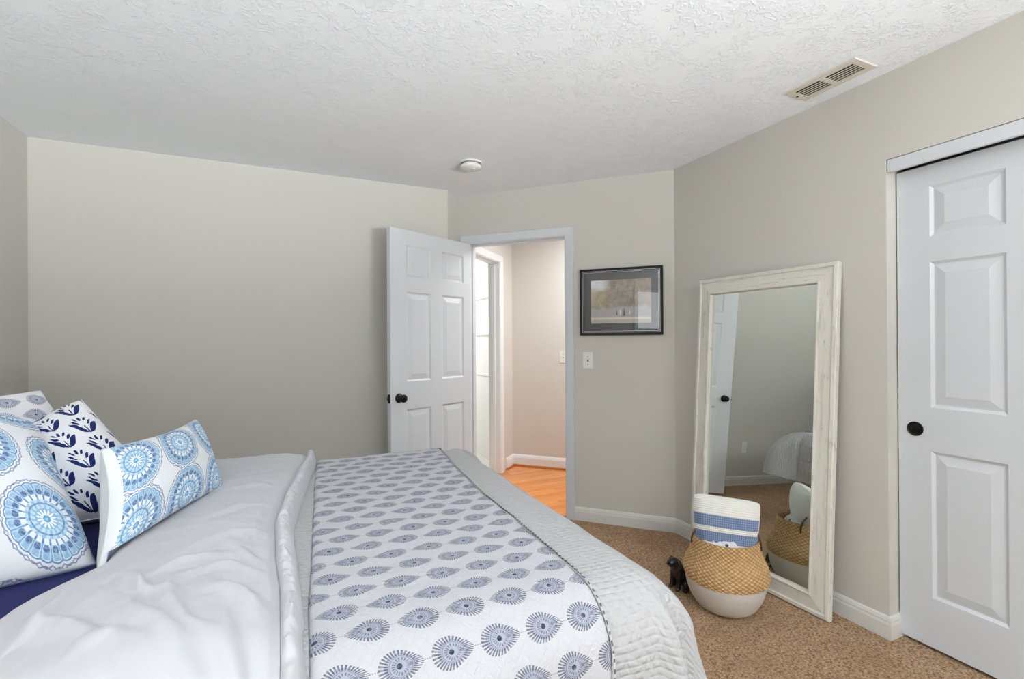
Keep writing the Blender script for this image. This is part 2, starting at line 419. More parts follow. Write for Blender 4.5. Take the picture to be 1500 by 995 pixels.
window('window_1', (XA, 0, 0), (0, 1, 0), (-1, 0, 0), *WIN1, 'white sash window left of and behind the viewer')
window('window_2', (0, YK, 0), (1, 0, 0), (0, -1, 0), *WIN2, 'wide white window behind the viewer')

# ------------------------------------------------------------------ six-panel doors
def door_mesh(bm, Wd, Hd, th, cols, rows, both=True, depth=0.009):
    xs = sorted({0, Wd} | {c for r in cols for c in r}); zs = sorted({0, Hd} | {c for r in rows for c in r})
    for side in ((0, 1) if both else (0,)):
        y = 0 if side == 0 else th
        sg = 1 if side == 0 else -1
        for i in range(len(xs)-1):
            for j in range(len(zs)-1):
                x0, x1, z0, z1 = xs[i], xs[i+1], zs[j], zs[j+1]
                if (x0, x1) in cols and (z0, z1) in rows:
                    prev = None
                    for ins, d in ((0, 0), (0.004, 0.0035), (0.011, depth), (0.016, depth), (0.046, 0.0025), (0.050, 0.0015)):
                        ring = [bm.verts.new((x, y+sg*d, z)) for x, z in ((x0+ins, z0+ins), (x1-ins, z0+ins), (x1-ins, z1-ins), (x0+ins, z1-ins))]
                        if prev:
                            for k in range(4): bm.faces.new((prev[k], prev[(k+1) % 4], ring[(k+1) % 4], ring[k]))
                        prev = ring
                    bm.faces.new(prev)
                else:
                    bm.faces.new([bm.verts.new(c) for c in ((x0, y, z0), (x1, y, z0), (x1, y, z1), (x0, y, z1))])
    for a, b in (((0, 0), (Wd, 0)), ((Wd, 0), (Wd, Hd)), ((Wd, Hd), (0, Hd)), ((0, Hd), (0, 0))):
        bm.faces.new([bm.verts.new(c) for c in ((a[0], 0, a[1]), (b[0], 0, b[1]), (b[0], th, b[1]), (a[0], th, a[1]))])
    if not both: bm.faces.new([bm.verts.new(c) for c in ((0, th, 0), (Wd, th, 0), (Wd, th, Hd), (0, th, Hd))])
    bmesh.ops.remove_doubles(bm, verts=bm.verts, dist=1e-5)
    bmesh.ops.recalc_face_normals(bm, faces=bm.faces)

# open bedroom door: local x from hinge to free edge, local +y away from the camera side
hinge = Vector((1.254, 3.583, 0)); free = Vector((0.576, 3.231, 0)); dd = (free-hinge).normalized()
dn = Vector((dd.y, -dd.x, 0))               # away from the camera
if dn.dot(hinge) < 0: dn = -dn
Md = Matrix(((dd.x, dn.x, 0, hinge.x), (dd.y, dn.y, 0, hinge.y), (0, 0, 1, 0), (0, 0, 0, 1)))
bm = bmesh.new()
door_mesh(bm, 0.764, 2.040, 0.035, [(0.068, 0.297), (0.405, 0.628)], [(0.195, 0.813), (1.002, 1.618), (1.725, 1.938)])
bm.transform(Matrix.Translation((0, 0, 0.015)))
door = struct(bm_obj('door_1', bm, white), 'white six-panel bedroom door standing open beside the far wall', 'door')
door.matrix_world = Md
KN = [(0, 0), (0.031, 0), (0.032, 0.004), (0.028, 0.008), (0.013, 0.010), (0.011, 0.030), (0.016, 0.036), (0.025, 0.043), (0.0275, 0.052), (0.025, 0.060), (0.016, 0.065), (0, 0.066)]
for sy, y in ((-1, 0), (1, 0.035)):
    bm = bmesh.new()
    add_lathe(bm, KN, 28, M=Matrix.Translation((0.697, y, 0.913)) @ Matrix.Rotation(pi/2 if sy < 0 else -pi/2, 4, 'X'))
    bmesh.ops.recalc_face_normals(bm, faces=bm.faces)
    k = bm_obj('knob', bm, black, door, smooth=True)
    if sy < 0: k['label'] = 'round black door knob'
bm = bmesh.new(); add_box(bm, (0.763, 0.005, 0.884), (0.766, 0.030, 0.942), 0.001)
add_box(bm, (0.765, 0.011, 0.903), (0.777, 0.024, 0.922), 0.003)
k = bm_obj('latch', bm, black, door); k['label'] = 'black latch plate on the door edge'
for z in (0.25, 1.02, 1.83):
    bm = bmesh.new(); add_lathe(bm, [(0, -0.045), (0.006, -0.045), (0.0065, 0), (0.006, 0.045), (0, 0.045)], 12, M=Matrix.Translation((-0.004, 0.040, z)))
    bm_obj('hinge', bm, steel, door, smooth=True)

# closet sliding doors on plane x = 2.40
bm = bmesh.new()
CR = [(0.205, 0.812), (0.992, 1.597), (1.700, 1.912)]
door_mesh(bm, 0.80, 2.000, 0.032, [(0.118, 0.354), (0.446, 0.682)], CR, both=False)
Mc = Matrix(((0, 1, 0, 2.400), (-1, 0, 0, 1.2255), (0, 0, 1, 0.014), (0, 0, 0, 1)))
cd = struct(bm_obj('door_2', bm, white), 'white panelled sliding closet door at the right edge', 'closet door'); cd.matrix_world = Mc
bm = bmesh.new()
door_mesh(bm, 0.80, 2.000, 0.032, [(0.118, 0.354), (0.446, 0.682)], CR, both=False)
cd2 = struct(bm_obj('door_3', bm, white), 'second sliding closet door behind the first and nearer the viewer', 'closet door')
cd2.matrix_world = Matrix(((0, 1, 0, 2.445), (-1, 0, 0, 0.458), (0, 0, 1, 0.014), (0, 0, 0, 1)))
bm = bmesh.new()
add_lathe(bm, [(0.0, 0.004), (0.020, 0.003), (0.024, 0.0005), (0.0245, 0.005), (0.028, 0.0055), (0.030, 0.003), (0.030, 0.0)][::-1], 32,
          M=Matrix.Translation((0.062, 0, 0.897)) @ Matrix.Rotation(pi/2, 4, 'X'))
bmesh.ops.recalc_face_normals(bm, faces=bm.faces)
k = bm_obj('finger_pull', bm, black, cd, smooth=True); k['label'] = 'round black recessed finger pull'
bm = bmesh.new(); add_box(bm, (XD+0.002, CY0+0.002, 2.010), (XD+0.020, YC-0.004, 2.064), 0.002)
struct(bm_obj('trim_4', bm, white), 'white fascia board above the sliding closet door', 'trim')

# framed picture, rail and walls in the bright room
bm = bmesh.new(); add_box(bm, (bq.x-0.012, bq.y-0.74, 0.905), (bq.x, bq.y+1.6, 0.935), 0.004)
struct(bm_obj('trim_5', bm, whitewall), 'white chair rail on the bright room wall', 'trim')

pr = empty('framed_picture', (bq.x, 5.045, 1.56))
tag(pr, 'pale grey-framed print on the bright wall beyond the hall', 'picture')
greyf = Mat('pale_grey_frame', (176, 176, 172), 0.5)
bm = bmesh.new()
for lo, hi in (((-0.022, -0.245, 0.195), (0, 0.245, 0.21)), ((-0.022, -0.245, -0.21), (0, 0.245, -0.195)), ((-0.022, -0.245, -0.21), (0, -0.228, 0.21)), ((-0.022, 0.228, -0.21), (0, 0.245, 0.21))):
    add_box(bm, lo, hi, 0.002)
bm_obj('frame', bm, greyf, pr)
pale = Mat('pale_print', (232, 232, 228), 0.5)
_n = pale.noise(1, 3, 0.6, vec=pale.vec(pale.xyz('Object')[1]*40.0, pale.xyz('Object')[2]*5.0))
pale.color(pale.mix(_n.ramp(0.4, 0.7), (236, 236, 232), (206, 208, 206)))
bm = bmesh.new(); add_box(bm, (-0.012, -0.235, -0.2), (-0.006, 0.235, 0.2)); bm_obj('print', bm, pale, pr)

# ------------------------------------------------------------------ fabrics
def uv_m(m): x, y, z = m.xyz('UV'); return x, y
def fine_weave(m, extra=None, s=0.12):
    n = m.noise(900, 2, 0.6, kind='UV')
    e = n*0.15 if extra is None else n*0.15+extra
    m.bump(e, s, 0.003)

duvet_m = Mat('white_duvet_cotton', (193, 194, 199), 0.85, spec=0.15, sheen=0.15); fine_weave(duvet_m, duvet_m.noise(26, 4, 0.6, kind='UV')*0.9, 0.25)
white_c = Mat('white_cotton', (214, 216, 219), 0.85, spec=0.15, sheen=0.15); fine_weave(white_c, white_c.noise(18, 3, 0.5, kind='UV')*0.6, 0.2)
navy_c = Mat('navy_cotton', (7, 20, 88), 0.8, spec=0.2, sheen=0.1); fine_weave(navy_c)
mattr_m = Mat('mattress_ticking', (222, 220, 214), 0.8)
boxs_m = Mat('box_spring_cover', (224, 219, 210), 0.85)

cover_m = Mat('white_seersucker', (179, 180, 181), 0.85, spec=0.15, sheen=0.15)
_u, _v = uv_m(cover_m)
_w = cover_m.noise(7, 2, 0.5, kind='UV'); _row = (_v/0.0165+_w*1.2)
_rib = (_row*pi).sin().abs()
_dash = ((_u/0.030+_row.floor()*0.37+cover_m.noise(24, 2, 0.5, kind='UV')*1.6)*2*pi).sin().ramp(-0.6, 1.0)
cover_m.bump(_rib.ramp(0.0, 1.0)*(_dash*0.8+0.25)+cover_m.noise(60, 3, 0.6, kind='UV')*0.5, 0.45, 0.006)

def leaf_motif(m, px, py, DX, DY, A, B, ink, pale_, base):
    row = (py/DY).floor(); par = row.mod2()                     # 0 / 1
    sgn = (row*0.5).floor().mod2()*2.0-1.0
    lx = ((px/DX+par*0.5).fract()-0.5)*DX; ly = ((py/DY).fract()-0.5)*DY
    X = lx/A*sgn; Y = ly/B
    Yn = Y/(1.0-X*0.38)
    q2 = X.abs().pow(1.5)+Yn*Yn; qq = q2.sqrt()
    th = Yn.atan2(X)
    inside = qq.lt(1.0)
    fringe = inside*qq.gt(0.66)*((th*34.0+qq*3.0).sin().gt(-0.2))
    ring1 = qq.lt(0.63)*qq.gt(0.59)
    ring2 = qq.lt(0.52)*qq.gt(0.34)*((th*19.0).sin().gt(0.0))
    rr = ((X+0.08)*(X+0.08)*1.6+Y*Y*0.8).sqrt()
    dot = rr.lt(0.16)
    vein = (((X-0.42)*(X-0.42)*2.0+Y*Y*1.2).sqrt()).lt(0.12)
    dash = ly.abs().lt(0.0009)*(1.0-inside)*((px/0.0045).fract().lt(0.55))*0.6
    inkf = (fringe*0.80).mx(ring1*0.5).mx(ring2*0.62).mx(dot).mx(vein*0.6).mx(dash)
    wob = m.noise(140, 2, 0.6, kind='UV').ramp(0.25, 0.6, 0.55, 1.0)
    c = m.mix(inside*qq.lt(0.80)*0.75, base, pale_)
    return m.mix(inkf*wob, c, ink)

runner_m = Mat('block_printed_quilt', (216, 217, 222), 0.85, spec=0.15, sheen=0.1)
_u, _v = uv_m(runner_m)
runner_m.color(leaf_motif(runner_m, _u+0.022, _v+0.003, 0.098, 0.0772, 0.0415, 0.0255, (50, 57, 78), (150, 156, 174), (191, 192, 197)))
_q = runner_m.noise(34, 3, 0.6, kind='UV', dist=2.2)
_qd = (((_u+_v)/0.030*pi).sin().abs()).ramp(0.0, 0.35)*(((_u-_v)/0.030*pi).sin().abs()).ramp(0.0, 0.35)
runner_m.bump(_q.ramp(0.35, 0.65)*0.8+_qd*0.5+runner_m.noise(120, 2, 0.5, kind='UV')*0.35, 0.34, 0.005)
sham_m = Mat('block_printed_sham', (230, 231, 234), 0.85, spec=0.15, sheen=0.1)
_u, _v = uv_m(sham_m)
sham_m.color(leaf_motif(sham_m, _u, _v+0.03, 0.105, 0.082, 0.042, 0.031, (58, 68, 96), (172, 182, 204), (230, 231, 236)))
sham_m.bump(sham_m.noise(34, 3, 0.6, kind='UV', dist=2.0), 0.3, 0.005)

def medallions(m, ox, oy, PX, PY, R, brick, edge=None):
    px, py = uv_m(m); px = px+ox; py = py+oy
    row = (py/PY).floor()
    cx = ((px/PX+row.mod2()*brick).fract()-0.5)*(PX/R); cy = ((py/PY).fract()-0.5)*(PY/R)
    r = (cx*cx+cy*cy).sqrt(); th = cy.atan2(cx)
    K = 22
    a = (th*(K/2)).sin().abs(); b = (th*(K/2)).sin().abs()*-1.0+1.0
    base = (231, 234, 238); lt_, md, dk, nv = (188, 215, 232), (128, 178, 212), (86, 136, 184), (80, 116, 166)
    wob = m.noise(160, 2, 0.6, kind='UV')
    c = m.mix(r.lt(0.845), base, lt_)
    petal = r.gt(0.57)*r.lt(0.84)
    c = m.mix(petal*a.ramp(0.25, 0.9)*0.85, c, md)
    c = m.mix(petal*a.lt(0.22)*0.8, c, dk)
    drop = (r-0.655).abs()/0.075; c = m.mix(((drop*drop+((1.0-a)*1.5)*((1.0-a)*1.5)).lt(0.75)), c, nv)
    c = m.mix((r-(0.845+a*0.03)).abs().lt(0.014), c, dk)
    zone = r.gt(0.46)*r.lt(0.575)
    c = m.mix(zone, c, dk); c = m.mix(zone*a.gt(0.42)*0.95, c, (236, 240, 244))
    z2 = r.gt(0.23)*r.lt(0.46); aa = (th*17.0+r*9.0).sin()
    c = m.mix(z2*aa.gt(0.1)*0.8, c, md); c = m.mix(z2*(r-0.37).abs().lt(0.02)*0.9, c, dk)
    c = m.mix(r.lt(0.245), c, (124, 176, 214))
    pet = (th*7.0).sin().abs(); c = m.mix(r.lt(0.07+pet*0.16)*r.gt(0.075), c, (238, 242, 246))
    c = m.mix(r.lt(0.085), c, (78, 158, 206)); c = m.mix(r.lt(0.035), c, (150, 204, 230))
    sc = (r-(0.905+a*0.055)).abs().lt(0.013); sc2 = (r-(0.985-a*0.045)).abs().lt(0.012)
    c = m.mix(sc.mx(sc2)*0.85, c, (92, 118, 164))
    c = m.mix(wob.ramp(0.40, 0.75)*0.40, c, base)
    if edge is not None: c = m.mix((px-ox).lt(edge), c, base)
    m.color(c)
med1 = Mat('medallion_print', (230, 233, 238), 0.85, spec=0.15, sheen=0.1); medallions(med1, 0.24+0.1125, 0.12+0.1025, 0.225, 0.205, 0.112, 0.0, -0.293); fine_weave(med1, med1.noise(14, 3, 0.5, kind='UV')*0.5, 0.2)
med2 = Mat('medallion_print_large', (228, 234, 242), 0.85, spec=0.15, sheen=0.1); medallions(med2, 0.035, 0.055, 0.226, 0.205, 0.107, 0.5); fine_weave(med2, med2.noise(14, 3, 0.5, kind='UV')*0.5, 0.2)

ikat = Mat('navy_leaf_print', (234, 236, 240), 0.85, spec=0.15, sheen=0.1)
_u, _v = uv_m(ikat)
CX, CYY = 0.094, 0.088
_cx = _u/CX; _col_i = _cx.floor(); _x0 = (_cx.fract()-0.5); _yy = (_v/CYY+_col_i.mod2()*0.5); _y0 = _yy.fract()
_wb = ikat.noise(70, 2, 0.5, kind='UV'); _ax = (_x0+(_wb-0.5)*0.10).abs(); _y0 = _y0+(_wb-0.5)*0.10
_t = (_ax/0.47); _leaf = (_y0-(_ax*1.2+0.05)).abs().lt((_t.mn(1.0)*pi).sin()*0.160)*_ax.lt(0.46)
_in1 = (_y0-(_ax*1.0+0.36)).abs().lt((((_ax-0.12)/0.22).mx(0.0).mn(1.0)*pi).sin()*0.075)
_in2 = (_y0-(_ax*1.0+0.60)).abs().lt((((_ax-0.08)/0.16).mx(0.0).mn(1.0)*pi).sin()*0.065)
_stem = _ax.lt(0.022)*_y0.lt(0.42)*_y0.gt(0.04)
_dp = ((_ax/0.05)*(_ax/0.05)+((_y0-0.78)/0.10)*((_y0-0.78)/0.10)).lt(1.0)
_f = _leaf.mx(_in1).mx(_in2).mx(_stem).mx(_dp)
ikat.color(ikat.mix(_f, (234, 236, 240), (24, 42, 102))); fine_weave(ikat)

# ------------------------------------------------------------------ bed
bed = empty('bed', (-0.28, 1.69, 0))
tag(bed, 'double bed with white box spring under layered white bedding', 'bed')
BX0, BX1, BY0, BY1 = -1.315, 0.735, 0.965, 2.415
def child_box(name, lo, hi, bev, mat, parent, seg=3):
    bm = bmesh.new(); add_box(bm, lo, hi, bev, seg=seg)
    o = bm_obj(name, bm, mat, parent, smooth=False); o.location = -Vector(parent.location); return o
child_box('mattress', (BX0, BY0, 0.42), (BX1, BY1, 0.700), 0.04, mattr_m, bed, 4)
child_box('box_spring', (BX0, BY0+0.005, 0.14), (BX1, BY1-0.005, 0.418), 0.012, boxs_m, bed)
bm = bmesh.new()
for lo, hi in (((BX0, BY0, 0.10), (BX1, BY0+0.04, 0.14)), ((BX0, BY1-0.04, 0.10), (BX1, BY1, 0.14)), ((BX1-0.04, BY0, 0.10), (BX1, BY1, 0.14)), ((BX0, BY0, 0.10), (BX0+0.04, BY1, 0.14))):
    add_box(bm, lo, hi, 0.003)
bm_obj('bed_frame', bm, black, bed).location = -bed.location
for x in (BX0+0.05, BX1-0.06):
    for y in (BY0+0.05, BY1-0.06):
        bm = bmesh.new(); add_lathe(bm, [(0, 0), (0.022, 0), (0.022, 0.01), (0.016, 0.02), (0.018, 0.10), (0, 0.10)], 14, M=Matrix.Translation((x, y, 0)))
        bmesh.ops.recalc_face_normals(bm, faces=bm.faces)
        bm_obj('leg', bm, black, bed, smooth=True).location = -bed.location
bm = bmesh.new(); add_box(bm, (BX0-0.006, BY0-0.006, 0.52), (BX1-0.25, BY1+0.006, 0.707), 0.04, seg=4)
o = bm_obj('fitted_sheet', bm, navy_c, bed); o.location = -bed.location; o['label'] = 'navy fitted sheet showing under the pillows'

RAD = 0.135; L1 = RAD*pi/2
TX, TY0, TY1, TZ = 0.735, 0.985, 2.395, 0.728      # flat top of the coverlet
def fbm(x, y, z, oct=3):
    return noise.fractal(Vector((x, y, z)), 0.9, 2.0, oct)
def drape(a, b, off=0.0, foot=True):
    """cloth point a (along the bed), b (across) -> position on the covers, off = height above the coverlet"""
    ex = max(0.0, a-TX) if foot else 0.0
    ey = b-TY1 if b > TY1 else (b-TY0 if b < TY0 else 0.0)
    s = sqrt(ex*ex+ey*ey)
    bx, by = min(a, TX) if foot else a, min(max(b, TY0), TY1)
    if s < 1e-9: return Vector((bx, by, TZ+off))
    dx, dy = ex/s, ey/s
    corner = (2*abs(dx*dy))
    if corner > 0:                                          # a rounded cloth corner
        mxe = max(ex, abs(ey)); s = mxe*(1+0.16*corner)
    rad = RAD*(1+(1.25 if ey > 0 else 0.12)*corner); l1 = rad*pi/2
    if s <= l1:
        t = s/rad; h = rad*sin(t); d = rad*(1-cos(t)); nx, nz = sin(t), cos(t)
        if corner > 0.02: h += 0.022*sstep(0.3, 1.0, s/l1)*min(1, corner*2)*sin(9*atan2(abs(dy), abs(dx))+0.6+2.0*a)
    else:
        k = s-l1
        fl = 0.06+0.16*corner
        fold = 0.016*sin(11.0*(a if abs(dy) > 0.7 else b)+1.5*sin(3.1*(a+b)))*min(1, k/0.2)
        if corner > 0.02: fold += 0.022*min(1, corner*2)*sin(9*atan2(abs(dy), abs(dx))+0.6+2.0*a)
        h = rad+k*fl+fold; d = rad+k*sqrt(max(0.2, 1-fl*fl*0.6)); nx, nz = 1.0, fl
    return Vector((bx+dx*(h+off*nx), by+dy*(h+off*nx), TZ-d+off*nz))

def grid(name, na, nb, fn, mat, parent=None, thick=0.0, uvf=None):
    vs, uv, fs = [], [], []
    for i in range(na+1):
        for j in range(nb+1):
            p, t = fn(i/na, j/nb); vs.append(p); uv.append(t)
    w = nb+1
    for i in range(na):
        for j in range(nb): fs.append((i*w+j, (i+1)*w+j, (i+1)*w+j+1, i*w+j+1))
    o = mesh(name, vs, fs, mat, parent, True, uv)
    if thick:
        md = o.modifiers.new('thickness', 'SOLIDIFY'); md.thickness = thick; md.offset = -1
    return o
B0, B1 = TY0-L1-0.235, TY1+L1+0.235
def cov(u, v):
    a = -0.45+u*(TX+L1+0.235+0.45); b = B0+v*(B1-B0)
    w = 0.004*fbm(a*3.2, b*3.2, 1.0)+0.0015*fbm(a*16, b*16, 4.0)
    return drape(a, b, 0.004+w), (a, b)
tag(grid('coverlet', 190, 230, cov, cover_m, thick=0.006), 'white seersucker coverlet draped over the foot of the bed', 'bedspread')

RL = [(0.85, 0.020), (1.07, 0.022), (1.42, 0.040), (1.93, 0.062), (2.47, 0.090)]
RR = [(0.6, 0.605), (1.0, 0.615), (1.38, 0.625), (1.6, 0.622), (1.96, 0.640), (2.41, 0.680)]
def run(u, v):
    b = B0+0.06+v*(B1-B0-0.12)
    l, r = interp(RL, b), interp(RR, b)
    a = l+u*(r-l)
    e = min(u, 1-u)*(r-l)
    lift = 0.010*min(1, e/0.012)**0.5
    w = 0.0035*fbm(a*5, b*5, 7.0)+0.0022*fbm(a*22, b*22, 3.0, 2)
    return drape(a, b, 0.005+lift+w, foot=False), (a, b)
ru = grid('bed_runner', 120, 300, run, runner_m, thick=0.004)
tag(ru, 'white quilt with slate-blue leaf motifs folded across the bed', 'quilt')

bindm = Mat('stitched_navy_binding', (191, 192, 197), 0.85, spec=0.15)
_u, _v = uv_m(bindm)
bindm.color(bindm.mix(((_v/0.016+bindm.noise(60, 1, 0.5, kind='UV')*0.8).fract()).lt(0.45)*0.85, (191, 192, 197), (58, 62, 80)))
def bindg(u, v):
    b = B0+0.06+v*(B1-B0-0.12); r = interp(RR, b)
    a = r-0.005+0.008*u
    return drape(a, b, 0.006+0.011*(1-u**4)+0.0035*fbm(a*5, b*5, 7.0)+0.0012, foot=False), (a, b)
grid('binding', 4, 320, bindg, bindm, ru)['label'] = 'navy stitched binding along the edge'

# duvet: head edge -> seam, then the gathered hem band
HEAD = [(0.7, -0.62), (1.10, -0.57), (1.28, -0.53), (1.47, -0.43), (1.8, -0.44), (2.5, -0.52)]
SEAM = [(0.70, -0.030), (0.92, -0.025), (1.10, -0.030), (1.33, -0.046), (1.55, -0.055), (1.80, -0.035), (2.05, 0.0), (2.35, 0.045), (2.6, 0.06)]
HEM = [(0.70, 0.012), (0.90, 0.014), (1.10, 0.014), (1.33, 0.004), (1.55, -0.004), (1.80, 0.018), (2.05, 0.048), (2.35, 0.085), (2.6, 0.10)]
def on_bed(px, py):
    d = F_+R_*((px-750)/FPX)-U_*((py-497.5)/FPX); return (d.x*(0.785-EYE)/d.z, d.y*(0.785-EYE)/d.z)
def pts_u(n): return [i/(n-1) for i in range(n)]
FOLDS = []
for px_, amp, wd in (
        (((140, 836), (110, 862), (70, 905), (30, 940)), 0.016, 0.020), (((171, 838), (190, 858), (220, 872), (262, 876)), 0.012, 0.014),
        (((153, 868), (200, 911), (250, 943), (310, 985)), 0.016, 0.026), (((250, 858), (246, 888), (271, 922), (330, 938)), 0.012, 0.018),
        (((290, 836), (339, 826), (404, 842)), 0.007, 0.014), (((305, 858), (357, 870), (406, 905)), 0.010, 0.018),
        (((270, 806), (339, 783), (404, 774)), 0.007, 0.016), (((300, 762), (357, 743), (416, 734)), 0.006, 0.016),
        (((325, 905), (345, 943), (360, 990)), 0.010, 0.018), (((40, 915), (107, 925), (165, 955)), 0.012, 0.020),
        (((345, 800), (392, 822), (408, 855)), 0.006, 0.012), (((225, 838), (265, 822), (330, 812)), 0.009, 0.013),
        (((318, 722), (360, 712), (425, 708)), 0.005, 0.016), (((100, 960), (170, 945), (230, 970)), 0.010, 0.022),
        (((195, 835), (205, 865), (200, 895)), 0.010, 0.012), (((380, 900), (398, 940), (405, 985)), 0.007, 0.014)):
    w = [on_bed(*p) for p in px_]; m_ = 0.12
    bb = (min(p[0] for p in w)-m_, max(p[0] for p in w)+m_, min(p[1] for p in w)-m_, max(p[1] for p in w)+m_)
    FOLDS.append(([w[0]+bb]+w[1:], amp, wd))
def puff(a, b):
    l, r = interp(HEAD, b), interp(SEAM, b)
    e0, e1 = max(0.0, a-l), max(0.0, r-a)
    base = 0.040*(1-(1-min(1, e0/0.05))**2)**0.5
    ws = sstep(0.02, 0.16, e0)*sstep(0.0, 0.05, e1)
    n2 = noise.noise(Vector((a*4.2, b*3.4, 5.1))); n4 = noise.noise(Vector((a*9+b*3, b*11-a*2, 2.2)))
    k = sstep(2.3, 1.2, b)
    wr = 0.014*n2*k+0.005*n4+0.0028*fbm(a*20+b*4, b*34, 3.3)
    for pts, amp, wd in FOLDS:
        if not (pts[0][2] < a < pts[0][3] and pts[0][4] < b < pts[0][5]): continue
        best = 9.0; along = 0.0; side = 0.0
        for (x0, y0, *_r), (x1, y1, *_r2), u0, u1 in zip(pts, pts[1:], pts_u(len(pts))[:-1], pts_u(len(pts))[1:]):
            vx, vy = x1-x0, y1-y0; tt = max(0.0, min(1.0, ((a-x0)*vx+(b-y0)*vy)/(vx*vx+vy*vy)))
            px_, py_ = a-x0-vx*tt, b-y0-vy*tt; dd_ = sqrt(px_*px_+py_*py_)
            if dd_ < best: best = dd_; along = u0+(u1-u0)*tt; side = 1 if vx*py_-vy*px_ > 0 else -1
        w_ = wd*(0.75 if side > 0 else 1.35)
        wr += 1.5*amp*math.exp(-(best/w_)**2)*sin(pi*min(1, max(0, along*0.9+0.05)))**0.7
    crown = 0.016*sstep(0.0, 0.22, e0)*sstep(0.0, 0.12, e1)
    return base+crown+wr*ws, e0, e1
def duv(u, v):
    b = B0+0.03+v*(B1-B0-0.06)
    l, r = interp(HEAD, b), interp(SEAM, b)
    t = u
    a = l+t*(r-l)
    h, e0, e1 = puff(a, b)
    h *= 1.0
    if e1 < 0.02: h = h*(0.80+0.20*sstep(0, 0.02, e1))
    return drape(a, b, 0.006+h, foot=False), (a, b)
du = grid('duvet', 190, 330, duv, duvet_m)
tag(du, 'rumpled white duvet folded down beside the pillows', 'duvet')
def hem(u, v):
    b = B0+0.03+v*(B1-B0-0.06)
    l, r = interp(SEAM, b), interp(HEM, b)
    r += 0.004*noise.noise(Vector((b*16, 0.3, 0)))
    a = l+u*(r-l)
    h0 = puff(l, b)[0]*0.80
    t = u
    prof = h0*(1-t)**0.8 + 0.030*sin(pi*min(1, t*1.02))**0.6 if t < 1 else 0.0
    puck = 0.016*(1-abs(noise.noise(Vector((b*34, t*1.2, 1.0)))))**3*sin(pi*t)-0.004+0.009*noise.noise(Vector((b*70, t*2.2, 4.0)))*sin(pi*t)
    return drape(a, b, 0.006+max(0.0, prof+puck), foot=False), (a, b)
grid('hem_band', 16, 420, hem, duvet_m, du)['label'] = 'gathered hem band along the folded edge'

# ------------------------------------------------------------------ pillows
def pillow_grid(w, h, t, n, side, pinch=0.07, wr=0.006, seed=0.0, expo=0.42, round_=0.02):
    vs, uv, fs = [], [], []
    for i in range(n+1):
        for j in range(n+1):
            u = -cos(pi*i/n) if False else (2*i/n-1); v = 2*j/n-1
            u = sin(u*pi/2)*0.5+u*0.5; v = sin(v*pi/2)*0.5+v*0.5
            rc = 1-round_*(u*v)**4
            x = w/2*u*rc*(1-pinch*(1-v*v)*abs(u)**1.5); y = h/2*v*rc*(1-pinch*(1-u*u)*abs(v)**1.5)
            k = max(0.0, (1-u*u)*(1-v*v))
            z = t/2*k**expo
            cr = noise.noise(Vector((x*11+seed, y*11, side*3.0)))
            z += wr*cr*k**0.3 + wr*0.6*(1-abs(noise.noise(Vector((x*18, y*7+seed, side*2.0)))))**4*k**0.3
            vs.append(Vector((x, y, side*z))); uv.append((w/2*u, h/2*v))
    m = n+1
    for i in range(n):
        for j in range(n):
            f = (i*m+j, (i+1)*m+j, (i+1)*m+j+1, i*m+j+1)
            fs.append(f if side > 0 else f[::-1])
    return vs, uv, fs
def support(x, y):
    if BX0 < x < BX1 and BY0-0.1 < y < BY1+0.1:
        return 0.7085 if x < interp(HEAD, y)+0.01 else TZ+0.052
    return -1.0
def pillow(name, label, w, h, t, corners, front, back, n=44, rest=True, **kw):
    """a cushion stretched between four corners: bottom-left, bottom-right, top-right, top-left as its front is seen"""
    bl, br, tr, tl = [Vector(c) for c in corners]
    c0 = (bl+br+tr+tl)/4
    nz = ((br+tr-bl-tl).cross(tl+tr-bl-br)).normalized()
    root = empty(name, (c0.x, c0.y, c0.z)); tag(root, label, 'pillow')
    def place(p, raw=False):
        s_, t_ = p.x/w+0.5, p.y/h+0.5
        q_ = bl*(1-s_)*(1-t_)+br*s_*(1-t_)+tr*s_*t_+tl*(1-s_)*t_+nz*p.z
        if rest:
            lo = support(q_.x, q_.y); d = q_.z-lo
            if d < 0.02: q_.z = lo+max(0.001, 0.02*math.exp((d-0.02)/0.02))
        return q_-c0
    for side, mt, nm in ((1, front, 'front_cover'), (-1, back, 'back_cover')):
        vs, uv, fs = pillow_grid(w, h, t, n, side, **kw)
        mesh(nm, [place(v) for v in vs], fs, mt, root, True, uv)
    vs = pillow_grid(w, h, t, n, 1, **kw)[0]; m = n+1
    loop = [vs[a*m] for a in range(n)]+[vs[n*m+b] for b in range(n)]+[vs[(n-a)*m+n] for a in range(n)]+[vs[n-b] for b in range(n)]
    loop = [place(Vector((p.x, p.y, 0))) for p in loop]
    bm = bmesh.new(); add_tube(bm, loop+[loop[0], loop[1]], 0.0022, 6, caps=False)
    bm_obj('seam', bm, back, root, smooth=True)
    return root
def px_point(px, py, depth):                # a point on a line of sight of the photograph, at a depth in metres
    return Vector((0, 0, EYE))+(F_+R_*((px-750)/FPX)-U_*((py-497.5)/FPX))*depth

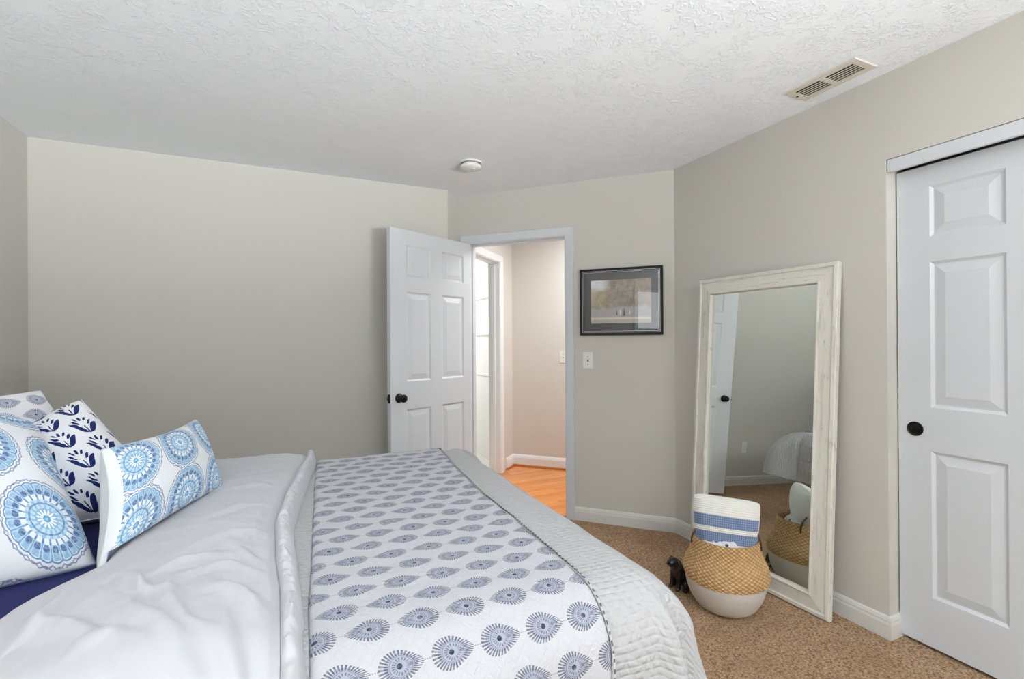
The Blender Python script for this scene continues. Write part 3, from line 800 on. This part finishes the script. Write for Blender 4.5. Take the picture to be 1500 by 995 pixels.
PQ = lambda *c: [px_point(*p) for p in c]
pillow('lumbar_pillow', 'white oblong pillow with pale blue medallions lying nearest the duvet', 0.62, 0.36, 0.17,
       PQ((140, 842, 1.145), (328, 722, 1.74), (287, 614, 1.95), (147, 658, 1.34)), med1, white_c, pinch=0.14)
pillow('medallion_pillow', 'large plump pillow with blue medallions at the left edge', 0.58, 0.54, 0.34,
       PQ((-300, 965, 0.97), (152, 842, 1.27), (58, 622, 1.56), (-300, 600, 1.27)), med2, med2, pinch=0.03, round_=0.05)
pillow('leaf_pillow', 'square white pillow with navy leaf print between the medallion pillows', 0.42, 0.44, 0.24,
       PQ((62, 775, 1.45), (262, 742, 1.66), (119, 584, 1.76), (-50, 690, 1.56)), ikat, ikat, pinch=0.03)
pillow('quilted_sham', 'quilted sham with small slate-blue leaf motifs rearmost against the wall', 0.62, 0.46, 0.15,
       [(-1.20, 1.92, 0.74), (-0.67, 2.37, 0.80), (-0.888, 2.43, 1.115), (-1.24, 1.99, 1.10)], sham_m, sham_m, pinch=0.07)

# ------------------------------------------------------------------ leaning mirror
mir_n = Vector((-cos(radians(2.2))*cos(radians(3.4)), -sin(radians(2.2))*cos(radians(3.4)), sin(radians(3.4))))
mx_ = Vector((0, 0, 1)).cross(mir_n).normalized(); my_ = mir_n.cross(mx_)     # mx_: from the far end towards the near end
MBR = Vector((2.206, 1.410, 0.004))         # near bottom front corner
MW, MH = 0.815, 1.655
morg = MBR-mx_*MW
Mm = Matrix(((mx_.x, my_.x, mir_n.x, morg.x), (mx_.y, my_.y, mir_n.y, morg.y), (mx_.z, my_.z, mir_n.z, morg.z), (0, 0, 0, 1)))
mirror = empty('floor_mirror'); mirror.matrix_world = Mm
tag(mirror, 'tall leaning mirror in a whitewashed wooden frame', 'mirror')
wash = Mat('whitewashed_wood', (214, 210, 200), 0.6)
_u, _v = uv_m(wash)
_g = wash.noise(1.0, 5, 0.7, vec=wash.vec(_u*5.0, _v*70.0, 0.3)); _g2 = wash.noise(1.0, 3, 0.6, vec=wash.vec(_u*9.0, _v*150.0, 2.0))
_edge = wash.noise(1.0, 3, 0.7, vec=wash.vec(_u*16.0, _v*26.0, 5.0))
_c = wash.mix(_g.ramp(0.50, 0.74)*0.55, (217, 214, 204), (168, 161, 148))
_c = wash.mix((_g2*_edge).ramp(0.30, 0.44)*0.55, _c, (140, 132, 116))
wash.color(_c); wash.bump(_g+_g2*0.6, 0.35, 0.003)
# profile across the rail: (distance in from the outer edge, height)
MP = [(0.0, -0.024), (0.0, 0.000), (0.004, 0.004), (0.018, 0.006), (0.022, 0.001), (0.026, 0.000), (0.080, 0.006), (0.088, 0.010), (0.093, 0.008), (0.096, -0.008), (0.096, -0.016)]
MIRW = 0.096
def mirror_rail(name, c0, c1, d, inw, L):
    vs, uv, fs = [], [], []
    k = len(MP); n = 24
    cum = [0]
    for p, q2 in zip(MP, MP[1:]): cum.append(cum[-1]+sqrt((p[0]-q2[0])**2+(p[1]-q2[1])**2))
    off = random.random()*5
    for i in range(n+1):
        for j, (w, hgt) in enumerate(MP):
            s = w+(L-2*w)*i/n
            wob = 0.0012*noise.noise(Vector((s*22+off, w*40, 1.0)))*(1 if 0 < j < k-2 else 0)
            p = c0+d*s+inw*w; vs.append(Vector((p.x, p.y, hgt+wob))); uv.append((s+off, cum[j]+off))
    for i in range(n):
        for j in range(k-1): fs.append((i*k+j, (i+1)*k+j, (i+1)*k+j+1, i*k+j+1))
    o = mesh(name, vs, fs, wash, mirror, False, uv)
    bm = bmesh.new(); bm.from_mesh(o.data); bmesh.ops.recalc_face_normals(bm, faces=bm.faces); bm.to_mesh(o.data); bm.free()
V = Vector
mirror_rail('frame_rail', V((0, 0, 0)), 0, V((1, 0, 0)), V((0, 1, 0)), MW)
mirror_rail('frame_rail', V((0, MH, 0)), 0, V((1, 0, 0)), V((0, -1, 0)), MW)
mirror_rail('frame_stile', V((0, 0, 0)), 0, V((0, 1, 0)), V((1, 0, 0)), MH)
mirror_rail('frame_stile', V((MW, 0, 0)), 0, V((0, 1, 0)), V((-1, 0, 0)), MH)
silver = Mat('mirror_silver', (226, 230, 226), 0.0, metal=1.0)
bm = bmesh.new(); add_box(bm, (MIRW-0.006, MIRW-0.006, -0.018), (MW-MIRW+0.006, MH-MIRW+0.006, -0.012))
g = bm_obj('mirror_glass', bm, silver, mirror)
backb = Mat('brown_backing_board', (120, 96, 70), 0.8)
bm = bmesh.new(); add_box(bm, (0.004, 0.004, -0.024), (MW-0.004, MH-0.004, -0.0185)); bm_obj('backing_board', bm, backb, mirror)

# ------------------------------------------------------------------ basket
BKC = Vector((1.900, 1.712, 0)); 
bk = empty('seagrass_basket', BKC); bk.scale = (0.885, 0.885, 1.0); tag(bk, 'round seagrass belly basket with white-dipped base in front of the mirror', 'basket')
straw = Mat('woven_seagrass', (196, 154, 96), 0.75, spec=0.3)
_u, _v = uv_m(straw)
_n = straw.noise(40, 3, 0.6); _n2 = straw.noise(160, 2, 0.6)
_wv = ((_u*46.0*pi).sin()*(_v*62.0*pi+(_u*46.0).floor()*pi).sin())
_c = straw.mix(_n.ramp(0.3, 0.7), (218, 184, 136), (192, 152, 104)); _c = straw.mix(_n2.ramp(0.35, 0.75)*0.5, _c, (224, 190, 136))
_p = (_u*84.0+_v/0.0088)*0.5; _q = (_u*84.0-_v/0.0088)*0.5
_ga = (_p*pi).sin().abs()*(_q*pi).sin().abs(); _c = straw.mix(_ga.ramp(0.12, 0.55, 0.55, 0.0), _c, (128, 88, 50))
straw.color(_c)
dipw = Mat('white_dipped_seagrass', (206, 200, 190), 0.8)
_n = dipw.noise(60, 4, 0.7); dipw.color(dipw.mix(_n.ramp(0.62, 0.78)*0.4, (208, 203, 194), (160, 148, 130))); dipw.bump(_n+dipw.noise(200, 2, 0.5)*0.5, 0.3, 0.004)
def spline(pts, n):
    out = []
    P = [pts[0]]+list(pts)+[pts[-1]]
    for i in range(1, len(P)-2):
        for k in range(n):
            t = k/n; a, b, c, d = [Vector(p) for p in P[i-1:i+3]]
            out.append(0.5*((2*b)+(c-a)*t+(2*a-5*b+4*c-d)*t*t+(3*b-a-3*c+d)*t**3))
    out.append(Vector(pts[-1])); return out
def lathe_grid(name, prof, nn, mat, parent, disp=None, wob=0.0):
    vs, uv, fs = [], [], []; cum = 0; k = len(prof)
    for i, p in enumerate(prof):
        if i: cum += (prof[i]-prof[i-1]).length
        for j in range(nn):
            th = 2*pi*j/nn
            r = p.x*(1+wob*noise.noise(Vector((cos(th)*1.3, sin(th)*1.3, p.y*6))))
            z = p.y
            if disp:
                dr = disp(cum, th); a = prof[min(i+1, k-1)]-prof[max(i-1, 0)]; a.normalize()
                r += dr*a.y; z -= dr*a.x
            vs.append(Vector((r*cos(th), r*sin(th), z))); uv.append((j/nn, cum))
    for i in range(k-1):
        for j in range(nn):
            j2 = (j+1) % nn; fs.append((i*nn+j, i*nn+j2, (i+1)*nn+j2, (i+1)*nn+j))
    return mesh(name, vs, fs, mat, parent, True, uv)
base_p = spline([(0.001, 0.004), (0.07, 0.003), (0.118, 0.004), (0.152, 0.022), (0.183, 0.066), (0.202, 0.115), (0.208, 0.158)], 7)
lathe_grid('dipped_base', base_p, 96, dipw, bk, lambda c, t: 0.0018*sin(c*260+0)*sin(t*48)+0.0012*noise.noise(V((cos(t)*20, sin(t)*20, c*50))), 0.02)
weave_p = spline([(0.209, 0.152), (0.214, 0.172), (0.214, 0.190), (0.204, 0.218), (0.188, 0.246), (0.177, 0.274), (0.172, 0.302), (0.170, 0.328), (0.166, 0.345)], 12)
NT = 84
def weave(c, t):
    a = t/(2*pi)*NT; b = c/0.0088
    p, q_ = (a+b)*0.5, (a-b)*0.5
    f1, f2 = abs(sin(pi*p)), abs(sin(pi*q_))
    over = (math.floor(p)+math.floor(q_)) % 2
    return 0.0052*((f1**0.5)*(f2**1.2) if over else (f1**1.2)*(f2**0.5))+0.001*noise.noise(V((t*40, c*200, 0)))
lathe_grid('woven_upper', weave_p, NT*9, straw, bk, weave, 0.025)['label'] = 'natural tan seagrass weave'
in_p = spline([(0.166, 0.345), (0.161, 0.336), (0.163, 0.295), (0.180, 0.240), (0.198, 0.190), (0.192, 0.120), (0.150, 0.030), (0.05, 0.016), (0.001, 0.016)], 5)
lathe_grid('lining', in_p, 72, straw, bk, None, 0.02)
rope = Mat('dark_rope_handle', (70, 56, 44), 0.7)
def ang_pt(deg, r, z): return V((r*cos(radians(deg)), r*sin(radians(deg)), z))
def handle(d0, d1, mids):
    pts = spline([tuple(ang_pt(d0, 0.178, 0.304)), tuple(ang_pt(d0, 0.176, 0.334))]+[tuple(m) for m in mids]+[tuple(ang_pt(d1, 0.176, 0.334)), tuple(ang_pt(d1, 0.178, 0.304))], 8)
    bm = bmesh.new(); add_tube(bm, pts, 0.0048, 8); bm_obj('handle', bm, rope, bk, smooth=True)
# angles: 0 = towards the mirror wall; the viewer is at about 222 degrees
handle(112, 150, [ang_pt(116, 0.152, 0.368), ang_pt(132, 0.118, 0.394), ang_pt(147, 0.152, 0.366)])
handle(-58, -18, [ang_pt(-54, 0.160, 0.372), ang_pt(-38, 0.130, 0.400), ang_pt(-22, 0.160, 0.370)])

# cloth stuffed in the basket
cl = Mat('patterned_throw', (226, 226, 230), 0.9, sheen=0.1)
_v3 = cl.voronoi(34); _n = cl.noise(20, 3, 0.6)
cl.color(cl.mix((_v3.lt(0.30))*_n.ramp(0.4, 0.55), (222, 222, 226), (70, 78, 104)))
def throw(u, v):
    r = u*0.132; th = v*2*pi
    x, yv = r*cos(th), r*sin(th)
    z = 0.334+0.024*noise.noise(V((x*16, yv*16, 2)))+0.022*(1-abs(noise.noise(V((x*24, yv*24, 8)))))**3-0.05*u**6
    return BKC+V((x, yv, z)), (x, yv)
tag(grid('folded_throw', 30, 90, throw, cl, thick=0.004), 'white and navy patterned cloth tucked inside the basket', 'blanket')

knit = Mat('cream_knit_stripe', (230, 228, 220), 0.9, sheen=0.2)
_u, _v = uv_m(knit)
_t = _v/0.36+0.5
_st = (_t.gt(0.555)*_t.lt(0.725)).mx(_t.gt(0.335)*_t.lt(0.490)).mx(_t.gt(0.200)*_t.lt(0.285))
_bl = knit.mix((_u*2*pi/0.011).sin().gt(0.55).mx((_v*2*pi/0.011).sin().gt(0.6)), (94, 114, 150), (140, 158, 188))
knit.color(knit.mix(_st, (231, 229, 221), _bl))
_r = ((_v/0.0115)*pi).sin().abs()*((_u/0.012)*pi).sin().abs().ramp(0.0, 0.6, 0.6, 1.0)
knit.bump(_r, 0.5, 0.005)
kback = Mat('cream_cotton_back', (226, 228, 224), 0.9, sheen=0.15); fine_weave(kback)
kq = [(1016, 822, 2.36), (1106, 836, 2.24), (1116, 736, 2.31), (1014, 721, 2.43)]
pillow('knit_pillow', 'cream knit pillow with blue stripes standing in the basket', 0.34, 0.36, 0.16,
       [px_point(*c) for c in kq], knit, kback, rest=False, pinch=0.02, wr=0.004, round_=0.07)

# ------------------------------------------------------------------ small black dog figurine
def skin(name, pts, edges, mat, sub=2, parent=None):
    me = bpy.data.meshes.new(name); me.from_pydata([p[:3] for p in pts], edges, []); me.materials.append(mat.m)
    o = bpy.data.objects.new(name, me); COL.objects.link(o)
    o.modifiers.new('skin', 'SKIN'); me.skin_vertices or None
    if not me.skin_vertices: 
        bm = bmesh.new(); bm.from_mesh(me); bm.verts.layers.skin.verify(); bm.to_mesh(me); bm.free()
    for i, p in enumerate(pts):
        r = p[3]*1.22; me.skin_vertices[0].data[i].radius = (r, r)
        me.skin_vertices[0].data[i].use_root = (i == 0)
    m = o.modifiers.new('sub', 'SUBSURF'); m.levels = sub; m.render_levels = sub
    o.modifiers['skin'].use_smooth_shade = True
    if parent: o.parent = parent
    return o
dogm = Mat('black_glazed_resin', (30, 27, 25), 0.32, spec=0.6)
dogm.color(dogm.mix(dogm.noise(26, 3, 0.6).ramp(0.45, 0.75), (22, 20, 20), (62, 46, 36)))
DP = [(-0.030, 0, 0.040, 0.030), (-0.016, 0, 0.068, 0.031), (0.004, 0, 0.096, 0.029), (0.016, 0, 0.122, 0.022), (0.024, 0, 0.142, 0.024), (0.046, 0, 0.137, 0.0185), (0.062, 0, 0.134, 0.0150),
      (0.012, 0.019, 0.086, 0.014), (0.018, 0.022, 0.048, 0.0105), (0.024, 0.022, 0.016, 0.009), (0.038, 0.023, 0.0095, 0.009),
      (0.012, -0.019, 0.086, 0.014), (0.018, -0.022, 0.048, 0.0105), (0.024, -0.022, 0.016, 0.009), (0.038, -0.023, 0.0095, 0.009),
      (-0.032, 0.024, 0.040, 0.021), (-0.004, 0.036, 0.038, 0.014), (-0.026, 0.036, 0.012, 0.010), (0.006, 0.038, 0.009, 0.009),
      (-0.032, -0.024, 0.040, 0.021), (-0.004, -0.036, 0.038, 0.014), (-0.026, -0.036, 0.012, 0.010), (0.006, -0.038, 0.009, 0.009),
      (-0.058, 0, 0.018, 0.010), (-0.082, 0.010, 0.010, 0.006)]
DE = [(0, 1), (1, 2), (2, 3), (3, 4), (4, 5), (5, 6), (2, 7), (7, 8), (8, 9), (9, 10), (2, 11), (11, 12), (12, 13), (13, 14), (0, 15), (15, 16), (16, 17), (17, 18), (0, 19), (19, 20), (20, 21), (21, 22), (0, 23), (23, 24)]
dog = empty('dog_figurine', (1.806, 1.925, 0.002), radians(178))
tag(dog, 'small black sitting dog figurine on the carpet beside the basket', 'figurine')
dog.scale = (1.08, 1.08, 1.06)
skin('body', DP, DE, dogm, 2, dog)
for s in (1, -1):
    skin('ear', [(0.020, s*0.020, 0.156, 0.008), (0.020, s*0.030, 0.140, 0.0095), (0.024, s*0.032, 0.122, 0.0085), (0.026, s*0.030, 0.112, 0.005)], [(0, 1), (1, 2), (2, 3)], dogm, 2, dog)
    bm = bmesh.new(); bmesh.ops.create_uvsphere(bm, u_segments=12, v_segments=8, radius=0.0032, matrix=Matrix.Translation((0.044, s*0.0120, 0.147)))
    bm_obj('eye', bm, Mat('dark_glass_eye', (12, 10, 9), 0.08), dog, smooth=True)
bm = bmesh.new(); bmesh.ops.create_uvsphere(bm, u_segments=12, v_segments=8, radius=0.0056, matrix=Matrix.Translation((0.0655, 0, 0.138)))
bm_obj('nose', bm, Mat('pale_glossy_nose', (22, 21, 21), 0.15), dog, smooth=True)

# ------------------------------------------------------------------ framed picture on the diagonal wall
PS0, PS1, PZ0, PZ1 = 0.982, 1.551, 1.329, 1.799
pic = empty('framed_picture'); pic.matrix_world = frame_mat(sn((PS0+PS1)/2, -0.001, (PZ0+PZ1)/2), TC, (0, 0, 1))
tag(pic, 'black framed landscape print with dark mat on the angled wall', 'picture')
pw, ph = (PS1-PS0)/2, (PZ1-PZ0)/2
blackf = Mat('black_frame_lacquer', (16, 16, 17), 0.5, spec=0.25)
silv = Mat('silver_inlay', (186, 188, 190), 0.3, metal=0.7)
def ring_box(bm, w0, h0, t, z0, z1, bev=0.0):
    add_box(bm, (-w0, h0-t, z0), (w0, h0, z1), bev); add_box(bm, (-w0, -h0, z0), (w0, -h0+t, z1), bev)
    add_box(bm, (-w0, -h0+t, z0), (-w0+t, h0-t, z1), bev); add_box(bm, (w0-t, -h0+t, z0), (w0, h0-t, z1), bev)
bm = bmesh.new(); ring_box(bm, pw, ph, 0.030, 0, 0.024, 0.002); bm_obj('frame', bm, blackf, pic)
for ins in (0.0185, 0.0275):
    bm = bmesh.new(); ring_box(bm, pw-ins, ph-ins, 0.0022, 0.0235, 0.0248); bm_obj('silver_line', bm, silv, pic)['label'] = 'thin silver inlay line'
matb = Mat('charcoal_mat', (40, 40, 42), 0.9, spec=0.1)
bm = bmesh.new(); add_box(bm, (-pw+0.028, -ph+0.028, 0.006), (pw-0.028, ph-0.028, 0.010)); bm_obj('mat', bm, matb, pic)
art = Mat('muted_landscape_print', (140, 130, 118), 0.6)
_x, _y, _z = art.xyz('Object')
_n = art.noise(22, 5, 0.7); _n2 = art.noise(9, 3, 0.6); _n3 = art.noise(60, 3, 0.6)
_c = art.mix(_n.ramp(0.35, 0.65), (150, 132, 112), (104, 92, 82))
_c = art.mix((_x*-1.0).ramp(0.04, 0.20)*_n2.ramp(0.3, 0.6)*0.8, _c, (186, 170, 120))
_c = art.mix((_y+_n2*0.06).ramp(0.10, 0.14)*(_x*-1.0).ramp(0.06, 0.14), _c, (206, 212, 216))
_c = art.mix(((_y*-1.0)+(_n2-0.5)*0.05).ramp(0.025, 0.055)*0.8, _c, (160, 156, 162))
_c = art.mix((_y*-1.0).ramp(0.105, 0.115), _c, (208, 202, 188)); _c = art.mix((_y*-1.0).ramp(0.120, 0.128)*0.7, _c, (150, 140, 124))
_c = art.mix(_n3.ramp(0.45, 0.8)*0.25, _c, (214, 206, 190))
art.color(_c)
bm = bmesh.new(); add_box(bm, (-0.206, -0.152, 0.0095), (0.206, 0.152, 0.0115)); bm_obj('print', bm, art, pic)
figm = Mat('pale_painted_figure', (226, 222, 214), 0.7); figd = Mat('dark_painted_figure', (64, 58, 56), 0.7)
for k, (fx, fm, hh) in enumerate(((-0.025, figd, 0.03), (0.000, figm, 0.046), (0.026, figd, 0.044), (0.062, figm, 0.030))):
    bm = bmesh.new(); add_lathe(bm, [(0, -0.5), (0.16, -0.5), (0.13, -0.1), (0.10, 0.2), (0.05, 0.30), (0.09, 0.40), (0.05, 0.5), (0, 0.5)], 10,
                                M=Matrix.Translation((fx, -0.078, 0.0115)) @ Matrix.Diagonal((hh, hh, hh*0.02, 1)) @ Matrix.Rotation(-pi/2, 4, 'X'))
    bm_obj('painted_figure', bm, fm, pic, smooth=True)
bm = bmesh.new(); add_box(bm, (-pw+0.029, -ph+0.029, 0.0155), (pw-0.029, ph-0.029, 0.0175)); bm_obj('glass', bm, picglass, pic)

# ------------------------------------------------------------------ switches, outlet, vent, smoke alarm
def plate(name, label, M, w=0.072, h=0.117, kind='switch'):
    r = empty(name); r.matrix_world = M; tag(r, label, 'outlet' if kind == 'outlet' else 'light switch')
    bm = bmesh.new(); add_box(bm, (-w/2, -h/2, 0), (w/2, h/2, 0.006), 0.003); bm_obj('plate', bm, plastic, r)
    if kind == 'switch':
        bm = bmesh.new(); add_box(bm, (-0.005, -0.011, 0.005), (0.005, 0.011, 0.0075), 0.001); bm_obj('toggle_slot', bm, Mat('grey_slot', (120, 118, 114), 0.5), r)
        bm = bmesh.new(); add_box(bm, (-0.004, -0.002, 0.004), (0.004, 0.010, 0.018), 0.002, M=Matrix.Rotation(-0.35, 4, 'X')); bm_obj('toggle', bm, plastic, r)
        sc = (0.030, -0.030)
    else:
        for z in (0.020, -0.020):
            bm = bmesh.new(); add_lathe(bm, [(0, 0.0075), (0.014, 0.0075), (0.016, 0.005)], 20, M=Matrix.Translation((0, z, 0))); bm_obj('socket', bm, plastic, r)
            bm = bmesh.new(); add_box(bm, (-0.0065, z-0.004, 0.007), (-0.0045, z+0.005, 0.0078)); add_box(bm, (0.0045, z-0.004, 0.007), (0.0065, z+0.005, 0.0078)); bm_obj('slot', bm, darkhole, r)
        sc = (0.0,)
    for z in sc:
        bm = bmesh.new(); add_lathe(bm, [(0.0035, 0.0055), (0.0032, 0.0072), (0, 0.0074)], 12, M=Matrix.Translation((0, z, 0))); bm_obj('screw', bm, steel, r, smooth=True)
    return r
plate('light_switch', 'white light switch on the angled wall under the picture', frame_mat(sn(1.034, 0, 1.151), TC, (0, 0, 1)))
plate('light_switch', 'white light switch on the hall wall seen through the doorway', frame_mat(sn(0.515, HN, 1.126), TC, (0, 0, 1)))
plate('outlet', 'white outlet low on the far wall, seen in the mirror', frame_mat((-0.10, YB, 0.40), (1, 0, 0), (0, 0, 1)), kind='outlet')

vent = empty('ceiling_vent', (2.158, 1.364, H)); tag(vent, 'almond metal ceiling vent above the closet side', 'vent')
ventm = Mat('almond_enamel', (214, 208, 192), 0.45)
bm = bmesh.new()
hw, hl, iw, il = 0.076, 0.156, 0.044, 0.128
for lo, hi in (((-hw, -hl, -0.006), (-iw, hl, 0)), ((iw, -hl, -0.006), (hw, hl, 0)), ((-iw, -hl, -0.006), (iw, -il, 0)), ((-iw, il, -0.006), (iw, hl, 0)), ((-iw, -0.010, -0.006), (iw, 0.010, 0))):
    add_box(bm, lo, hi)
bmesh.ops.bevel(bm, geom=[e for e in bm.edges if False], offset=0.001, affect='EDGES') if False else None
bm_obj('frame', bm, ventm, vent)
bm = bmesh.new(); add_box(bm, (-iw, -il, -0.0012), (iw, il, -0.0004)); bm_obj('duct_opening', bm, darkhole, vent)['label'] = 'dark duct behind the louvres'
for k in range(4):
    xx = -iw+0.0176+k*0.0176
    for y0, y1 in ((-il, -0.010), (0.010, il)):
        bm = bmesh.new(); add_box(bm, (-0.0032, y0, -0.0005), (0.0032, y1, 0.0005), M=Matrix.Translation((xx, 0, -0.0045)) @ Matrix.Rotation(radians(4), 4, 'Y'))
        bm_obj('louvre', bm, ventm, vent)
bm = bmesh.new(); add_box(bm, (-0.006, il+0.010, -0.011), (0.002, il+0.018, -0.004), 0.001); bm_obj('lever', bm, steel, vent)

sm = empty('smoke_alarm', (1.036, 2.925, H)); tag(sm, 'round white smoke alarm on the ceiling', 'smoke alarm')
bm = bmesh.new(); add_lathe(bm, [(0, 0), (0.072, 0), (0.073, -0.008), (0.070, -0.012), (0.064, -0.012)], 40); bmesh.ops.recalc_face_normals(bm, faces=bm.faces); bm_obj('base', bm, plastic, sm, smooth=False)
bm = bmesh.new(); add_lathe(bm, [(0.052, -0.010), (0.052, -0.019), (0.066, -0.020), (0.067, -0.032), (0.062, -0.038), (0.045, -0.043), (0.020, -0.045), (0, -0.045)], 40)
bmesh.ops.recalc_face_normals(bm, faces=bm.faces); bm_obj('cover', bm, Mat('gloss_white_plastic', (232, 232, 228), 0.2), sm, smooth=True)
bm = bmesh.new(); add_lathe(bm, [(0.012, -0.044), (0.012, -0.047), (0, -0.0475)], 20, M=Matrix.Translation((0.012, -0.015, 0))); bm_obj('test_button', bm, plastic, sm, smooth=True)

# added fill lamp, unseen behind the viewer, lifting the lower walls and carpet
lamp = empty('added_fill_lamp', (0.45, -1.35, H)); tag(lamp, 'added round fill lamp on the ceiling, unseen behind the viewer', 'fill lamp')
bm = bmesh.new(); add_lathe(bm, [(0, 0), (0.17, 0), (0.175, -0.012), (0.168, -0.024), (0.150, -0.026)], 40); bmesh.ops.recalc_face_normals(bm, faces=bm.faces); bm_obj('base', bm, plastic, lamp)
opal = Mat('opal_glass', (240, 238, 232), 0.3); opal.i['Emission Color'].default_value = (1, 0.96, 0.9, 1); opal.i['Emission Strength'].default_value = 1.5
bm = bmesh.new(); add_lathe(bm, [(0.160, -0.024), (0.158, -0.040), (0.135, -0.066), (0.085, -0.086), (0.03, -0.093), (0, -0.094)], 40); bmesh.ops.recalc_face_normals(bm, faces=bm.faces); bm_obj('shade', bm, opal, lamp, smooth=True)
area_light('added_fill_light', (0.45, -1.35, H-0.10), (0.45, -1.35, 0), 0.30, 0.30, 26, (1.0, 0.99, 0.975)).data.shape = 'DISK'
